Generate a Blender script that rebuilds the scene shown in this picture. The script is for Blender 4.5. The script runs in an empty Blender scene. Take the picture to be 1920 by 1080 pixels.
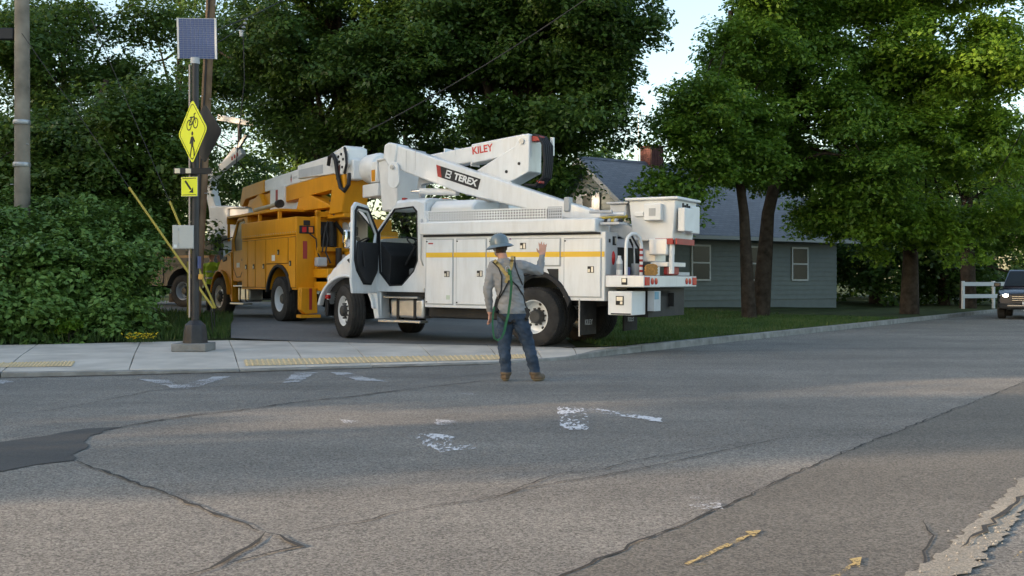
import bpy, bmesh, math, random
import numpy as np
from mathutils import Vector, Matrix

sc = bpy.context.scene
# ---------------------------------------------------------------- camera
cd = bpy.data.cameras.new('camera'); cam = bpy.data.objects.new('camera', cd)
sc.collection.objects.link(cam); sc.camera = cam
cam.location = (0, 0, 1.25); cam.rotation_euler = (math.radians(90), 0, 0)
cd.lens = 36; cd.sensor_width = 36; cd.shift_y = -13/1920
cd.clip_start = 0.1; cd.clip_end = 2000
# ---------------------------------------------------------------- light
SUN_EL = 11.0
SUN_TRAVEL = Vector((0.95, 0.31, 0)).normalized()         # horizontal heading of the sunlight
w = bpy.data.worlds.new('World'); sc.world = w; w.use_nodes = True
nt = w.node_tree; bg = nt.nodes['Background']
sky = nt.nodes.new('ShaderNodeTexSky'); sky.sky_type = 'NISHITA'; sky.sun_disc = False
sky.sun_elevation = math.radians(SUN_EL)
# the sky's sun stands at azimuth measured from +Y, clockwise seen from above
sky.sun_rotation = math.atan2(-SUN_TRAVEL.x, -SUN_TRAVEL.y)
sky.air_density = 1.0; sky.dust_density = 2.0; sky.ozone_density = 0.7
nt.links.new(sky.outputs[0], bg.inputs[0]); bg.inputs[1].default_value = 0.15
sd = bpy.data.lights.new('sun', 'SUN'); sun = bpy.data.objects.new('sun', sd)
sc.collection.objects.link(sun)
sd.energy = 3.0; sd.angle = math.radians(0.6); sd.color = (1.0, 0.74, 0.50)
ce = math.cos(math.radians(SUN_EL)); se = math.sin(math.radians(SUN_EL))
sun.rotation_euler = Vector((SUN_TRAVEL.x*ce, SUN_TRAVEL.y*ce, -se)).to_track_quat('-Z', 'Y').to_euler()
sun.location = (-30, -10, 20)
sc.view_settings.view_transform = 'Standard'; sc.view_settings.look = 'None'
sc.view_settings.exposure = 1.68; sc.view_settings.gamma = 1.0
sc.view_settings.use_curve_mapping = False
try:
    sc.cycles.max_bounces = 6; sc.cycles.transparent_max_bounces = 8
except Exception: pass

random.seed(7); rng = np.random.default_rng(11)
COL = sc.collection
R = math.radians

# ---------------------------------------------------------------- helpers
def tag(o, label=None, cat=None, group=None, kind=None):
    if label: o['label'] = label
    if cat: o['category'] = cat
    if group: o['group'] = group
    if kind: o['kind'] = kind
    return o
def empty(name, loc=(0, 0, 0), rz=0.0, label=None, cat=None, group=None, pitch=0.0):
    o = bpy.data.objects.new(name, None); COL.objects.link(o)
    o.empty_display_size = 0.3
    o.location = loc; o.rotation_euler = (0, pitch, rz)
    return tag(o, label, cat, group)
class MB:
    """collects vertices and faces of one mesh"""
    def __init__(s): s.v = []; s.f = []
    def add(s, vs, fs):
        n = len(s.v); s.v += [tuple(p) for p in vs]; s.f += [tuple(i+n for i in f) for f in fs]; return s
    def box(s, x0, x1, y0, y1, z0, z1):
        if x0 > x1: x0, x1 = x1, x0
        if y0 > y1: y0, y1 = y1, y0
        if z0 > z1: z0, z1 = z1, z0
        v = [(x0,y0,z0),(x1,y0,z0),(x1,y1,z0),(x0,y1,z0),(x0,y0,z1),(x1,y0,z1),(x1,y1,z1),(x0,y1,z1)]
        return s.add(v, [(0,3,2,1),(4,5,6,7),(0,1,5,4),(1,2,6,5),(2,3,7,6),(3,0,4,7)])
    def prism(s, poly, y0, y1):
        """polygon in (x,z) extruded along y"""
        n = len(poly); v = [(p[0], y0, p[1]) for p in poly] + [(p[0], y1, p[1]) for p in poly]
        f = [tuple(range(n)), tuple(range(2*n-1, n-1, -1))]
        f += [(i, n+i, n+(i+1) % n, (i+1) % n) for i in range(n)]
        return s.add(v, f)
    def prismx(s, poly, x0, x1):
        """polygon in (y,z) extruded along x"""
        n = len(poly); v = [(x0, p[0], p[1]) for p in poly] + [(x1, p[0], p[1]) for p in poly]
        f = [tuple(range(n-1, -1, -1)), tuple(range(n, 2*n))]
        f += [(i, (i+1) % n, n+(i+1) % n, n+i) for i in range(n)]
        return s.add(v, f)
    def prismz(s, poly, z0, z1):
        n = len(poly); v = [(p[0], p[1], z0) for p in poly] + [(p[0], p[1], z1) for p in poly]
        f = [tuple(range(n-1, -1, -1)), tuple(range(n, 2*n))]
        f += [(i, (i+1) % n, n+(i+1) % n, n+i) for i in range(n)]
        return s.add(v, f)
    def ring(s, outer, inner, y0, y1):
        """ring between two (x,z) polygons of equal length, thickness along y"""
        n = len(outer); v = []
        for y in (y0, y1):
            v += [(p[0], y, p[1]) for p in outer] + [(p[0], y, p[1]) for p in inner]
        f = []
        for i in range(n):
            j = (i+1) % n
            f += [(i, n+i, n+j, j), (2*n+i, 2*n+j, 3*n+j, 3*n+i), (i, j, 2*n+j, 2*n+i), (n+i, 3*n+i, 3*n+j, n+j)]
        return s.add(v, f)
    def cyl(s, p0, p1, r0, r1=None, n=14, cap=True):
        r1 = r0 if r1 is None else r1
        p0 = Vector(p0); p1 = Vector(p1); d = (p1-p0).normalized()
        a = d.orthogonal().normalized(); b = d.cross(a)
        v = []
        for p, r in ((p0, r0), (p1, r1)):
            for i in range(n):
                t = 2*math.pi*i/n; v.append(p + a*math.cos(t)*r + b*math.sin(t)*r)
        f = [(i, (i+1) % n, n+(i+1) % n, n+i) for i in range(n)]
        if cap: f += [tuple(range(n-1, -1, -1)), tuple(range(n, 2*n))]
        return s.add(v, f)
    def tube(s, pts, r, n=8):
        """tube along a path; r a number or a list"""
        pts = [Vector(p) for p in pts]; m = len(pts)
        rr = r if isinstance(r, (list, tuple)) else [r]*m
        v = []; a = None
        for i, p in enumerate(pts):
            d = (pts[min(i+1, m-1)] - pts[max(i-1, 0)]).normalized()
            if a is None: a = d.orthogonal().normalized()
            a = (a - d*a.dot(d));
            a = a.normalized() if a.length > 1e-6 else d.orthogonal().normalized()
            b = d.cross(a)
            for k in range(n):
                t = 2*math.pi*k/n; v.append(p + (a*math.cos(t) + b*math.sin(t))*rr[i])
        f = []
        for i in range(m-1):
            for k in range(n):
                f.append((i*n+k, i*n+(k+1) % n, (i+1)*n+(k+1) % n, (i+1)*n+k))
        f += [tuple(range(n-1, -1, -1)), tuple(range((m-1)*n, m*n))]
        return s.add(v, f)
    def lathe(s, prof, n=28, c=(0, 0, 0), axis='y'):
        """profile [(radius, along)] spun about an axis through c"""
        v = []
        for r, h in prof:
            for k in range(n):
                t = 2*math.pi*k/n; a = r*math.cos(t); b = r*math.sin(t)
                v.append({'y': (c[0]+a, c[1]+h, c[2]+b), 'z': (c[0]+a, c[1]+b, c[2]+h), 'x': (c[0]+h, c[1]+a, c[2]+b)}[axis])
        f = []
        for i in range(len(prof)-1):
            for k in range(n):
                f.append((i*n+k, i*n+(k+1) % n, (i+1)*n+(k+1) % n, (i+1)*n+k))
        return s.add(v, f)
    def ell(s, c, r, n=12, m=8):
        v = []; f = []
        for i in range(m+1):
            ph = math.pi*i/m
            for k in range(n):
                t = 2*math.pi*k/n
                v.append((c[0]+r[0]*math.sin(ph)*math.cos(t), c[1]+r[1]*math.sin(ph)*math.sin(t), c[2]+r[2]*math.cos(ph)))
        for i in range(m):
            for k in range(n):
                f.append((i*n+k, (i+1)*n+k, (i+1)*n+(k+1) % n, i*n+(k+1) % n))
        return s.add(v, f)
    def xf(s, M):
        s.v = [tuple(M @ Vector(p)) for p in s.v]; return s
    def build(s, name, mat, parent=None, bevel=0.0, smooth=False, seg=2, label=None):
        me = bpy.data.meshes.new(name); me.from_pydata(s.v, [], s.f)
        bm = bmesh.new(); bm.from_mesh(me)
        bmesh.ops.remove_doubles(bm, verts=bm.verts, dist=1e-5)
        bmesh.ops.recalc_face_normals(bm, faces=bm.faces); bm.to_mesh(me); bm.free()
        if mat: me.materials.append(mat)
        if smooth:
            me.polygons.foreach_set('use_smooth', [True]*len(me.polygons))
            me.set_sharp_from_angle(angle=R(38))
        o = bpy.data.objects.new(name, me); COL.objects.link(o)
        if parent is not None: o.parent = parent
        if bevel:
            m = o.modifiers.new('bevel', 'BEVEL'); m.width = bevel; m.segments = seg
            m.limit_method = 'ANGLE'; m.angle_limit = R(35); m.harden_normals = False
            me.polygons.foreach_set('use_smooth', [True]*len(me.polygons)); me.set_sharp_from_angle(angle=R(50))
        if label: o['label'] = label
        return o
def B(*a): return MB().box(*a)
def arc(cx, cz, r, a0, a1, n):
    return [(cx+r*math.cos(R(a0+(a1-a0)*i/n)), cz+r*math.sin(R(a0+(a1-a0)*i/n))) for i in range(n+1)]
def cp(o, parent=None, deep=True):
    c = o.copy(); COL.objects.link(c); c.parent = parent
    if deep:
        for ch in list(o.children): cp(ch, c)
    return c
def lettering(text, size, mat, parent, M, depth=0.004, bold=0.0, shear=0.0, name='lettering', sx=1.0, label=None):
    cu = bpy.data.curves.new('t', 'FONT'); cu.body = text; cu.size = size; cu.extrude = depth
    cu.offset = bold; cu.shear = shear; cu.resolution_u = 3; cu.align_x = 'CENTER'; cu.align_y = 'CENTER'
    t = bpy.data.objects.new('t', cu); COL.objects.link(t)
    bpy.context.view_layer.update()
    dg = bpy.context.evaluated_depsgraph_get()
    me = bpy.data.meshes.new_from_object(t.evaluated_get(dg))
    bpy.data.objects.remove(t); bpy.data.curves.remove(cu)
    me.materials.clear(); me.materials.append(mat)
    me.transform(M @ Matrix.Diagonal((sx, 1, 1, 1)))
    me.name = name
    o = bpy.data.objects.new(name, me); COL.objects.link(o); o.parent = parent
    if label: o['label'] = label
    return o
def frame_side(x, y, z, ang=0.0):
    """text frame on a truck's left side (+y faces the viewer, reading runs towards -x); ang tilts it"""
    ex = Vector((-math.cos(ang), 0, math.sin(ang))); ez = Vector((math.sin(ang), 0, math.cos(ang))); n = Vector((0, 1, 0))
    return Matrix(((ex.x, ez.x, n.x, x), (ex.y, ez.y, n.y, y), (ex.z, ez.z, n.z, z), (0, 0, 0, 1)))

# ---------------------------------------------------------------- materials
def new_mat(name):
    m = bpy.data.materials.new(name); m.use_nodes = True
    return m, m.node_tree, m.node_tree.nodes['Principled BSDF']
def mat(name, col, rough=0.5, metal=0.0, var=0.12, scale=3.0, bump=0.0, bscale=60.0, dirt=0.0, spec=0.5, coat=0.0, dirtcol=(0.12, 0.10, 0.08), streak=False):
    m, t, b = new_mat(name); N = t.nodes; L = t.links
    tc = N.new('ShaderNodeTexCoord')
    no = N.new('ShaderNodeTexNoise'); no.inputs['Scale'].default_value = scale; no.inputs['Detail'].default_value = 6
    L.new(tc.outputs['Object'], no.inputs['Vector'])
    cr = N.new('ShaderNodeValToRGB')
    cr.color_ramp.elements[0].position = 0.3; cr.color_ramp.elements[1].position = 0.7
    lo = [c*(1-var) for c in col]; hi = [min(1, c*(1+var*0.6)) for c in col]
    cr.color_ramp.elements[0].color = (*lo, 1); cr.color_ramp.elements[1].color = (*hi, 1)
    L.new(no.outputs['Fac'], cr.inputs[0])
    out = cr.outputs[0]
    if dirt > 0:
        n2 = N.new('ShaderNodeTexNoise'); n2.inputs['Scale'].default_value = 2.3; n2.inputs['Detail'].default_value = 9; n2.inputs['Roughness'].default_value = 0.7
        if streak:
            mq = N.new('ShaderNodeMapping'); mq.inputs['Scale'].default_value = (3.2, 3.2, 0.5); L.new(tc.outputs['Object'], mq.inputs['Vector']); L.new(mq.outputs[0], n2.inputs['Vector'])
        else: L.new(tc.outputs['Object'], n2.inputs['Vector'])
        r2 = N.new('ShaderNodeValToRGB'); r2.color_ramp.elements[0].position = 0.45; r2.color_ramp.elements[1].position = 0.75
        r2.color_ramp.elements[0].color = (0, 0, 0, 1); r2.color_ramp.elements[1].color = (dirt, dirt, dirt, 1)
        L.new(n2.outputs['Fac'], r2.inputs[0])
        mx = N.new('ShaderNodeMixRGB'); mx.inputs[2].default_value = (*dirtcol, 1)
        L.new(r2.outputs[0], mx.inputs[0]); L.new(out, mx.inputs[1]); out = mx.outputs[0]
    L.new(out, b.inputs['Base Color'])
    b.inputs['Roughness'].default_value = rough; b.inputs['Metallic'].default_value = metal
    b.inputs['Specular IOR Level'].default_value = spec
    if coat: b.inputs['Coat Weight'].default_value = coat; b.inputs['Coat Roughness'].default_value = 0.08
    if bump > 0:
        n3 = N.new('ShaderNodeTexNoise'); n3.inputs['Scale'].default_value = bscale; n3.inputs['Detail'].default_value = 4
        L.new(tc.outputs['Object'], n3.inputs['Vector'])
        bp = N.new('ShaderNodeBump'); bp.inputs['Strength'].default_value = bump; bp.inputs['Distance'].default_value = 0.01
        L.new(n3.outputs['Fac'], bp.inputs['Height']); L.new(bp.outputs[0], b.inputs['Normal'])
    return m
def leaf_mat(name, c0, c1, c2, trans=0.3, rough=0.45):
    m, t, b = new_mat(name); N = t.nodes; L = t.links
    g = N.new('ShaderNodeNewGeometry'); tc = N.new('ShaderNodeTexCoord')
    no = N.new('ShaderNodeTexNoise'); no.inputs['Scale'].default_value = 0.55; no.inputs['Detail'].default_value = 2
    L.new(tc.outputs['Object'], no.inputs['Vector'])
    ad = N.new('ShaderNodeMath'); ad.operation = 'MULTIPLY_ADD'; ad.inputs[1].default_value = 0.55
    L.new(g.outputs['Random Per Island'], ad.inputs[0])
    sb = N.new('ShaderNodeMath'); sb.operation = 'MULTIPLY_ADD'; sb.inputs[1].default_value = 1.1; sb.inputs[2].default_value = -0.33
    L.new(no.outputs['Fac'], sb.inputs[0]); L.new(sb.outputs[0], ad.inputs[2])
    cr = N.new('ShaderNodeValToRGB'); e = cr.color_ramp.elements
    e[0].position = 0.1; e[0].color = (*c0, 1); e[1].position = 0.9; e[1].color = (*c2, 1)
    k = e.new(0.5); k.color = (*c1, 1)
    L.new(ad.outputs[0], cr.inputs[0])
    L.new(cr.outputs[0], b.inputs['Base Color']); b.inputs['Roughness'].default_value = rough
    b.inputs['Specular IOR Level'].default_value = 0.35
    tr = N.new('ShaderNodeBsdfTranslucent')
    hs = N.new('ShaderNodeHueSaturation'); hs.inputs['Value'].default_value = 1.5; hs.inputs['Hue'].default_value = 0.49
    L.new(cr.outputs[0], hs.inputs['Color']); L.new(hs.outputs[0], tr.inputs[0])
    mx = N.new('ShaderNodeMixShader'); mx.inputs[0].default_value = trans
    L.new(b.outputs[0], mx.inputs[1]); L.new(tr.outputs[0], mx.inputs[2])
    L.new(mx.outputs[0], N['Material Output'].inputs[0])
    return m
def glass_mat(name, tint=(0.35, 0.42, 0.44), refl=1.0, rough=0.03):
    m, t, b = new_mat(name); N = t.nodes; L = t.links
    tr = N.new('ShaderNodeBsdfTransparent'); tr.inputs[0].default_value = (*tint, 1)
    gl = N.new('ShaderNodeBsdfGlossy'); gl.inputs['Roughness'].default_value = rough; gl.inputs[0].default_value = (0.9*refl, 0.9*refl, 0.9*refl, 1)
    fr = N.new('ShaderNodeFresnel'); fr.inputs[0].default_value = 1.5
    mx = N.new('ShaderNodeMixShader'); L.new(fr.outputs[0], mx.inputs[0])
    L.new(tr.outputs[0], mx.inputs[1]); L.new(gl.outputs[0], mx.inputs[2])
    L.new(mx.outputs[0], N['Material Output'].inputs[0])
    return m
def emit_mat(name, col, s):
    m, t, b = new_mat(name); b.inputs['Base Color'].default_value = (*col, 1)
    b.inputs['Emission Color'].default_value = (*col, 1); b.inputs['Emission Strength'].default_value = s
    return m

def asphalt_mat(name, dark, light, speck=1.0, warm=0.0, scale=1.0):
    m, t, b = new_mat(name); N = t.nodes; L = t.links
    tc = N.new('ShaderNodeTexCoord')
    def noise(sc_, det, ro=0.6, vec=None):
        n = N.new('ShaderNodeTexNoise'); n.inputs['Scale'].default_value = sc_; n.inputs['Detail'].default_value = det
        n.inputs['Roughness'].default_value = ro
        L.new(vec or tc.outputs['Object'], n.inputs['Vector']); return n
    mp = N.new('ShaderNodeMapping'); mp.inputs['Rotation'].default_value = (0, 0, R(-55)); mp.inputs['Scale'].default_value = (0.10, 0.75, 1)
    L.new(tc.outputs['Object'], mp.inputs['Vector'])
    big = noise(1.0, 5, 0.65, mp.outputs[0])                    # wear bands along the road
    blot = noise(0.6*scale, 7, 0.7)
    fine = N.new('ShaderNodeTexVoronoi'); fine.inputs['Scale'].default_value = 95*scale
    L.new(tc.outputs['Object'], fine.inputs['Vector'])
    grit = noise(140*scale, 3, 0.7)
    a = N.new('ShaderNodeMath'); a.operation = 'MULTIPLY_ADD'; a.inputs[1].default_value = 0.55
    L.new(big.outputs['Fac'], a.inputs[0])
    a2 = N.new('ShaderNodeMath'); a2.operation = 'MULTIPLY'; a2.inputs[1].default_value = 0.45
    L.new(blot.outputs['Fac'], a2.inputs[0]); L.new(a2.outputs[0], a.inputs[2])
    cr = N.new('ShaderNodeValToRGB'); e = cr.color_ramp.elements
    e[0].position = 0.36; e[0].color = (*dark, 1); e[1].position = 0.62; e[1].color = (*light, 1)
    L.new(a.outputs[0], cr.inputs[0])
    # stones of the aggregate: each cell its own grey
    sep = N.new('ShaderNodeSeparateColor'); L.new(fine.outputs['Color'], sep.inputs[0])
    sr = N.new('ShaderNodeMapRange'); sr.inputs[3].default_value = 1-0.42*speck; sr.inputs[4].default_value = 1+0.5*speck
    L.new(sep.outputs[0], sr.inputs[0])
    gr = N.new('ShaderNodeMapRange'); gr.inputs[1].default_value = 0.3; gr.inputs[2].default_value = 0.7
    gr.inputs[3].default_value = 1-0.25*speck; gr.inputs[4].default_value = 1+0.25*speck
    L.new(grit.outputs['Fac'], gr.inputs[0])
    mu = N.new('ShaderNodeMath'); mu.operation = 'MULTIPLY'; L.new(sr.outputs[0], mu.inputs[0]); L.new(gr.outputs[0], mu.inputs[1])
    vm = N.new('ShaderNodeVectorMath'); vm.operation = 'SCALE'
    L.new(cr.outputs[0], vm.inputs[0]); L.new(mu.outputs[0], vm.inputs['Scale'])
    L.new(vm.outputs[0], b.inputs['Base Color'])
    b.inputs['Roughness'].default_value = 0.85; b.inputs['Specular IOR Level'].default_value = 0.3
    bp = N.new('ShaderNodeBump'); bp.inputs['Strength'].default_value = 0.5; bp.inputs['Distance'].default_value = 0.006
    L.new(mu.outputs[0], bp.inputs['Height']); L.new(bp.outputs[0], b.inputs['Normal'])
    return m

M = {}
M['road'] = asphalt_mat('road asphalt', (0.13, 0.121, 0.109), (0.222, 0.206, 0.183), 1.2)
M['road_new'] = asphalt_mat('newer asphalt', (0.112, 0.102, 0.088), (0.155, 0.141, 0.122), 1.0)
M['patch'] = asphalt_mat('dark patch asphalt', (0.055, 0.055, 0.055), (0.078, 0.075, 0.072), 0.35)
M['drive'] = asphalt_mat('driveway asphalt', (0.12, 0.116, 0.112), (0.19, 0.182, 0.17), 0.8)
M['tar'] = mat('crack tar', (0.03, 0.029, 0.028), 0.9, var=0.4, scale=20)
M['concrete'] = mat('sidewalk concrete', (0.56, 0.51, 0.445), 0.9, var=0.22, scale=1.4, bump=0.25, bscale=160, dirt=0.35, spec=0.2, dirtcol=(0.36, 0.33, 0.29))
M['kerb'] = mat('kerb concrete', (0.27, 0.265, 0.25), 0.9, var=0.3, scale=5, bump=0.4, bscale=80, dirt=0.5, spec=0.2)
M['joint'] = mat('joint soil', (0.06, 0.05, 0.04), 0.95, var=0.4, scale=20)
M['tactile'] = mat('yellow tactile paving', (0.62, 0.475, 0.28), 0.8, var=0.15, scale=4, dirt=0.6, dirtcol=(0.50, 0.42, 0.31), spec=0.2)
M['paint_w'] = mat('worn white road paint', (0.5, 0.5, 0.5), 0.8, var=0.35, scale=14, dirt=0.6, dirtcol=(0.2, 0.195, 0.19))
M['paint_y'] = mat('yellow survey paint', (0.62, 0.42, 0.10), 0.8, var=0.35, scale=14, dirt=0.6, dirtcol=(0.2, 0.17, 0.11))
M['soil'] = mat('grassy soil', (0.05, 0.065, 0.022), 0.95, var=0.5, scale=1.5, bump=0.5, bscale=30, spec=0.1)
M['dirt'] = mat('sandy roadside dirt', (0.30, 0.25, 0.19), 0.95, var=0.35, scale=3, bump=0.6, bscale=40, spec=0.1)
M['white'] = mat('white truck paint', (0.76, 0.77, 0.775), 0.30, var=0.06, scale=2.0, dirt=0.34, coat=0.35, dirtcol=(0.46, 0.43, 0.38), streak=True)
M['whitep'] = mat('white fibreglass', (0.76, 0.76, 0.75), 0.5, var=0.08, scale=3.0, dirt=0.18, dirtcol=(0.45, 0.42, 0.38))
M['amber'] = mat('yellow orange truck paint', (0.70, 0.295, 0.007), 0.5, var=0.14, scale=1.2, dirt=0.25, spec=0.3, dirtcol=(0.28, 0.115, 0.01), streak=True)
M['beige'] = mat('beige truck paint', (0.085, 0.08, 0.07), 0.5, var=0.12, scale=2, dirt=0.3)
M['stripe'] = mat('yellow reflective stripe', (0.80, 0.48, 0.03), 0.45, var=0.05)
M['black'] = mat('black paint', (0.014, 0.014, 0.016), 0.6, var=0.3)
M['seal'] = mat('black rubber seal', (0.012, 0.012, 0.014), 0.7, var=0.3)
M['rubber'] = mat('tyre rubber', (0.035, 0.033, 0.032), 0.85, var=0.35, scale=6, dirt=0.5, dirtcol=(0.09, 0.08, 0.07), spec=0.25)
M['frame'] = mat('chassis black', (0.016, 0.016, 0.017), 0.7, var=0.4, scale=5, dirt=0.3)
M['steel'] = mat('brushed aluminium', (0.55, 0.55, 0.54), 0.45, metal=1.0, var=0.1, scale=8)
M['galv'] = mat('galvanised steel', (0.45, 0.46, 0.47), 0.5, metal=0.6, var=0.2, scale=8)
M['chrome'] = mat('chrome', (0.85, 0.85, 0.86), 0.08, metal=1.0, var=0.02)
M['grey'] = mat('grey paint', (0.40, 0.41, 0.42), 0.5, var=0.1)
M['panelgrey'] = mat('light grey tail panel', (0.50, 0.52, 0.55), 0.45, var=0.1, dirt=0.2)
M['interior'] = mat('dark cab interior', (0.022, 0.022, 0.024), 0.8, var=0.3)
M['seat'] = mat('grey seat cloth', (0.17, 0.17, 0.17), 0.9, var=0.2)
M['red'] = mat('red lens', (0.55, 0.02, 0.02), 0.2, var=0.1)
M['redpaint'] = mat('red paint', (0.36, 0.025, 0.022), 0.5, var=0.2)
M['orange'] = mat('orange plastic', (0.75, 0.20, 0.03), 0.5, var=0.1)
M['lampglass'] = mat('lamp glass', (0.55, 0.57, 0.58), 0.12, var=0.1)
M['glass'] = glass_mat('cab glass', (0.55, 0.62, 0.62)); M['glass_dark'] = mat('tinted cab glass', (0.012, 0.018, 0.018), 0.3, var=0.3, spec=0.12)
M['bark'] = mat('dark bark', (0.055, 0.043, 0.033), 0.95, var=0.5, scale=6, bump=0.9, bscale=14, spec=0.1)
M['polewood'] = mat('weathered pole wood', (0.30, 0.26, 0.21), 0.9, var=0.35, scale=2.5, bump=0.5, bscale=30, spec=0.1)
M['polebrown'] = mat('brown pole wood', (0.24, 0.16, 0.10), 0.9, var=0.35, scale=2.5, bump=0.5, bscale=30, spec=0.1)
M['signyellow'] = mat('fluorescent yellow green sign', (0.80, 0.84, 0.01), 0.45, var=0.03)
M['guard'] = mat('yellow plastic guard', (0.46, 0.35, 0.05), 0.5, var=0.1)
M['solar'] = mat('solar cell blue', (0.04, 0.085, 0.24), 0.3, var=0.15, spec=0.6)
M['cabinet'] = mat('cabinet paint', (0.55, 0.53, 0.49), 0.45, var=0.05, dirt=0.1)
M['postblack'] = mat('black post paint', (0.028, 0.026, 0.027), 0.5, var=0.3, scale=5, dirt=0.2)
M['siding'] = mat('grey green clapboard', (0.17, 0.20, 0.20), 0.7, var=0.08, scale=4)
M['shingle'] = None
M['trim'] = mat('white house trim', (0.62, 0.64, 0.65), 0.6, var=0.05)
M['trimgrey'] = mat('grey house trim', (0.38, 0.40, 0.40), 0.6, var=0.05)
M['brick'] = mat('brick red', (0.11, 0.04, 0.034), 0.9, var=0.3, scale=8, bump=0.4)
M['windark'] = mat('dark window glass', (0.03, 0.035, 0.04), 0.25, var=0.1, spec=0.3)
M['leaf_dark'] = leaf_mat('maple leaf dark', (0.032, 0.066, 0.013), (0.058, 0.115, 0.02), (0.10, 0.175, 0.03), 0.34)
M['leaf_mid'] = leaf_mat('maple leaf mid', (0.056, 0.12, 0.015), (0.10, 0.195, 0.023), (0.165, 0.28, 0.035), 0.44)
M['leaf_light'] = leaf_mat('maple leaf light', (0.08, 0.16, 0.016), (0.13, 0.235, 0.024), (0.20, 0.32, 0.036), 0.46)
M['leaf_bush'] = leaf_mat('bush leaf', (0.06, 0.115, 0.022), (0.115, 0.21, 0.04), (0.21, 0.33, 0.075), 0.2, 0.5)
M['leaf_wood'] = leaf_mat('woodland leaf', (0.045, 0.09, 0.016), (0.08, 0.145, 0.024), (0.145, 0.205, 0.036), 0.36)
M['grass'] = leaf_mat('grass blade', (0.03, 0.066, 0.012), (0.05, 0.10, 0.018), (0.11, 0.135, 0.04), 0.3, 0.6)
M['flower'] = mat('yellow petals', (0.80, 0.62, 0.02), 0.6, var=0.1)

def worn(name, col, keep=0.5, sc_=45.0, big=2.2, aniso=1.0):
    """thin paint worn down to the stones: noise leaves holes in it"""
    m, t, b = new_mat(name); N = t.nodes; L = t.links
    tc = N.new('ShaderNodeTexCoord')
    a = N.new('ShaderNodeTexNoise'); a.inputs['Scale'].default_value = sc_; a.inputs['Detail'].default_value = 5; a.inputs['Roughness'].default_value = .7
    c = N.new('ShaderNodeTexNoise'); c.inputs['Scale'].default_value = big; c.inputs['Detail'].default_value = 4
    mp = N.new('ShaderNodeMapping'); mp.inputs['Scale'].default_value = (1, aniso, 1); L.new(tc.outputs['Object'], mp.inputs['Vector'])
    L.new(mp.outputs[0], a.inputs['Vector']); L.new(tc.outputs['Object'], c.inputs['Vector'])
    s = N.new('ShaderNodeMath'); s.operation = 'MULTIPLY_ADD'; s.inputs[1].default_value = .8
    L.new(c.outputs['Fac'], s.inputs[0]); L.new(a.outputs['Fac'], s.inputs[2])
    r = N.new('ShaderNodeMapRange'); r.inputs[1].default_value = .9+(.5-keep)*.5-.05; r.inputs[2].default_value = .9+(.5-keep)*.5+.05
    L.new(s.outputs[0], r.inputs[0]); L.new(r.outputs[0], b.inputs['Alpha'])
    b.inputs['Base Color'].default_value = (*col, 1); b.inputs['Roughness'].default_value = .85
    return m
M['worn_white'] = worn('worn white paint', (.58, .58, .60), .46, 30, 2.2, .3)
M['worn_faint'] = worn('almost gone white paint', (.50, .50, .51), .40, 40)
M['worn_bar'] = worn('faded white crossing paint', (.42, .42, .43), .56, 50)
M['worn_yellow'] = worn('faded yellow survey paint', (.46, .33, .13), .52, 60, 4)
M['sand_edge'] = asphalt_mat('gritty sand and broken concrete', (.20, .18, .15), (.34, .305, .25), .7, scale=1.4)

def P(u, v, Y): return Vector(((u-960)/1920*Y, Y, 1.25+(527-v)/1920*Y))
# ================================================================ ground, road, pavement
F = [(-60,-1.5,.10),(-30,6.5,.10),(-14,11.2,.08),(-6.63,13.26,.06),(-3.75,14.1,.025),(-2.0,14.78,.02),(-.16,15.5,.02),(.9,16.2,.05),(1.6,17.1,.10),(2.3,18.05,.12),(5.5,22.3,.12),(12,31,.12),(30,55,.12),(70,108,.12)]
FP = np.array([(a, b) for a, b, c in F])
def curb_d(x, y):
    """signed distance behind the kerb line (positive away from the road)"""
    x = np.asarray(x, float); y = np.asarray(y, float)
    best = np.full(x.shape, 1e9); sgn = np.ones(x.shape)
    for i in range(len(FP)-1):
        a = FP[i]; d = FP[i+1]-a; L2 = d @ d
        t = np.clip(((x-a[0])*d[0]+(y-a[1])*d[1])/L2, 0, 1)
        qx = x-a[0]-t*d[0]; qy = y-a[1]-t*d[1]; q = np.hypot(qx, qy)
        s = np.sign(d[0]*qy-d[1]*qx); m = q < best
        best = np.where(m, q, best); sgn = np.where(m, s, sgn)
    return best*sgn
def sm(t): t = np.clip(t, 0, 1); return t*t*(3-2*t)
def surf(x, y):
    d = curb_d(x, y)
    return 0.10 + 0.21*sm((d-4.3)/5.7) + 0.12*sm((d-14)/8)
def gz(x, y): return float(surf(x, y))

gx = np.concatenate([np.array([-700,-400,-200,-120,-80]), np.arange(-60, 61, 1.0), np.array([80,120,200,400,700])])
gy = np.concatenate([np.array([-300,-150,-80,-40,-20]), np.arange(-10, 81, 1.0), np.array([100,140,220,400,800])])
X, Yg = np.meshgrid(gx, gy, indexing='ij')
d = curb_d(X, Yg); Z = surf(X, Yg)
Z = np.where(d < 1.6, -0.08, np.where(d < 3.2, -0.08+(Z+0.08-0.03)*sm((d-1.6)/1.6), Z-0.045))
Z += np.where(d > 7, 0.015*np.sin(X*1.3)*np.cos(Yg*0.9), 0)
vs = np.stack([X, Yg, Z], -1).reshape(-1, 3); ny = len(gy)
fs = [(i*ny+j, (i+1)*ny+j, (i+1)*ny+j+1, i*ny+j+1) for i in range(len(gx)-1) for j in range(ny-1)]
mb = MB(); mb.v = [tuple(p) for p in vs]; mb.f = fs
ground = mb.build('ground', M['soil'], smooth=True)
tag(ground, 'grassy ground reaching back under the trees', 'ground', kind='structure')

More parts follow.
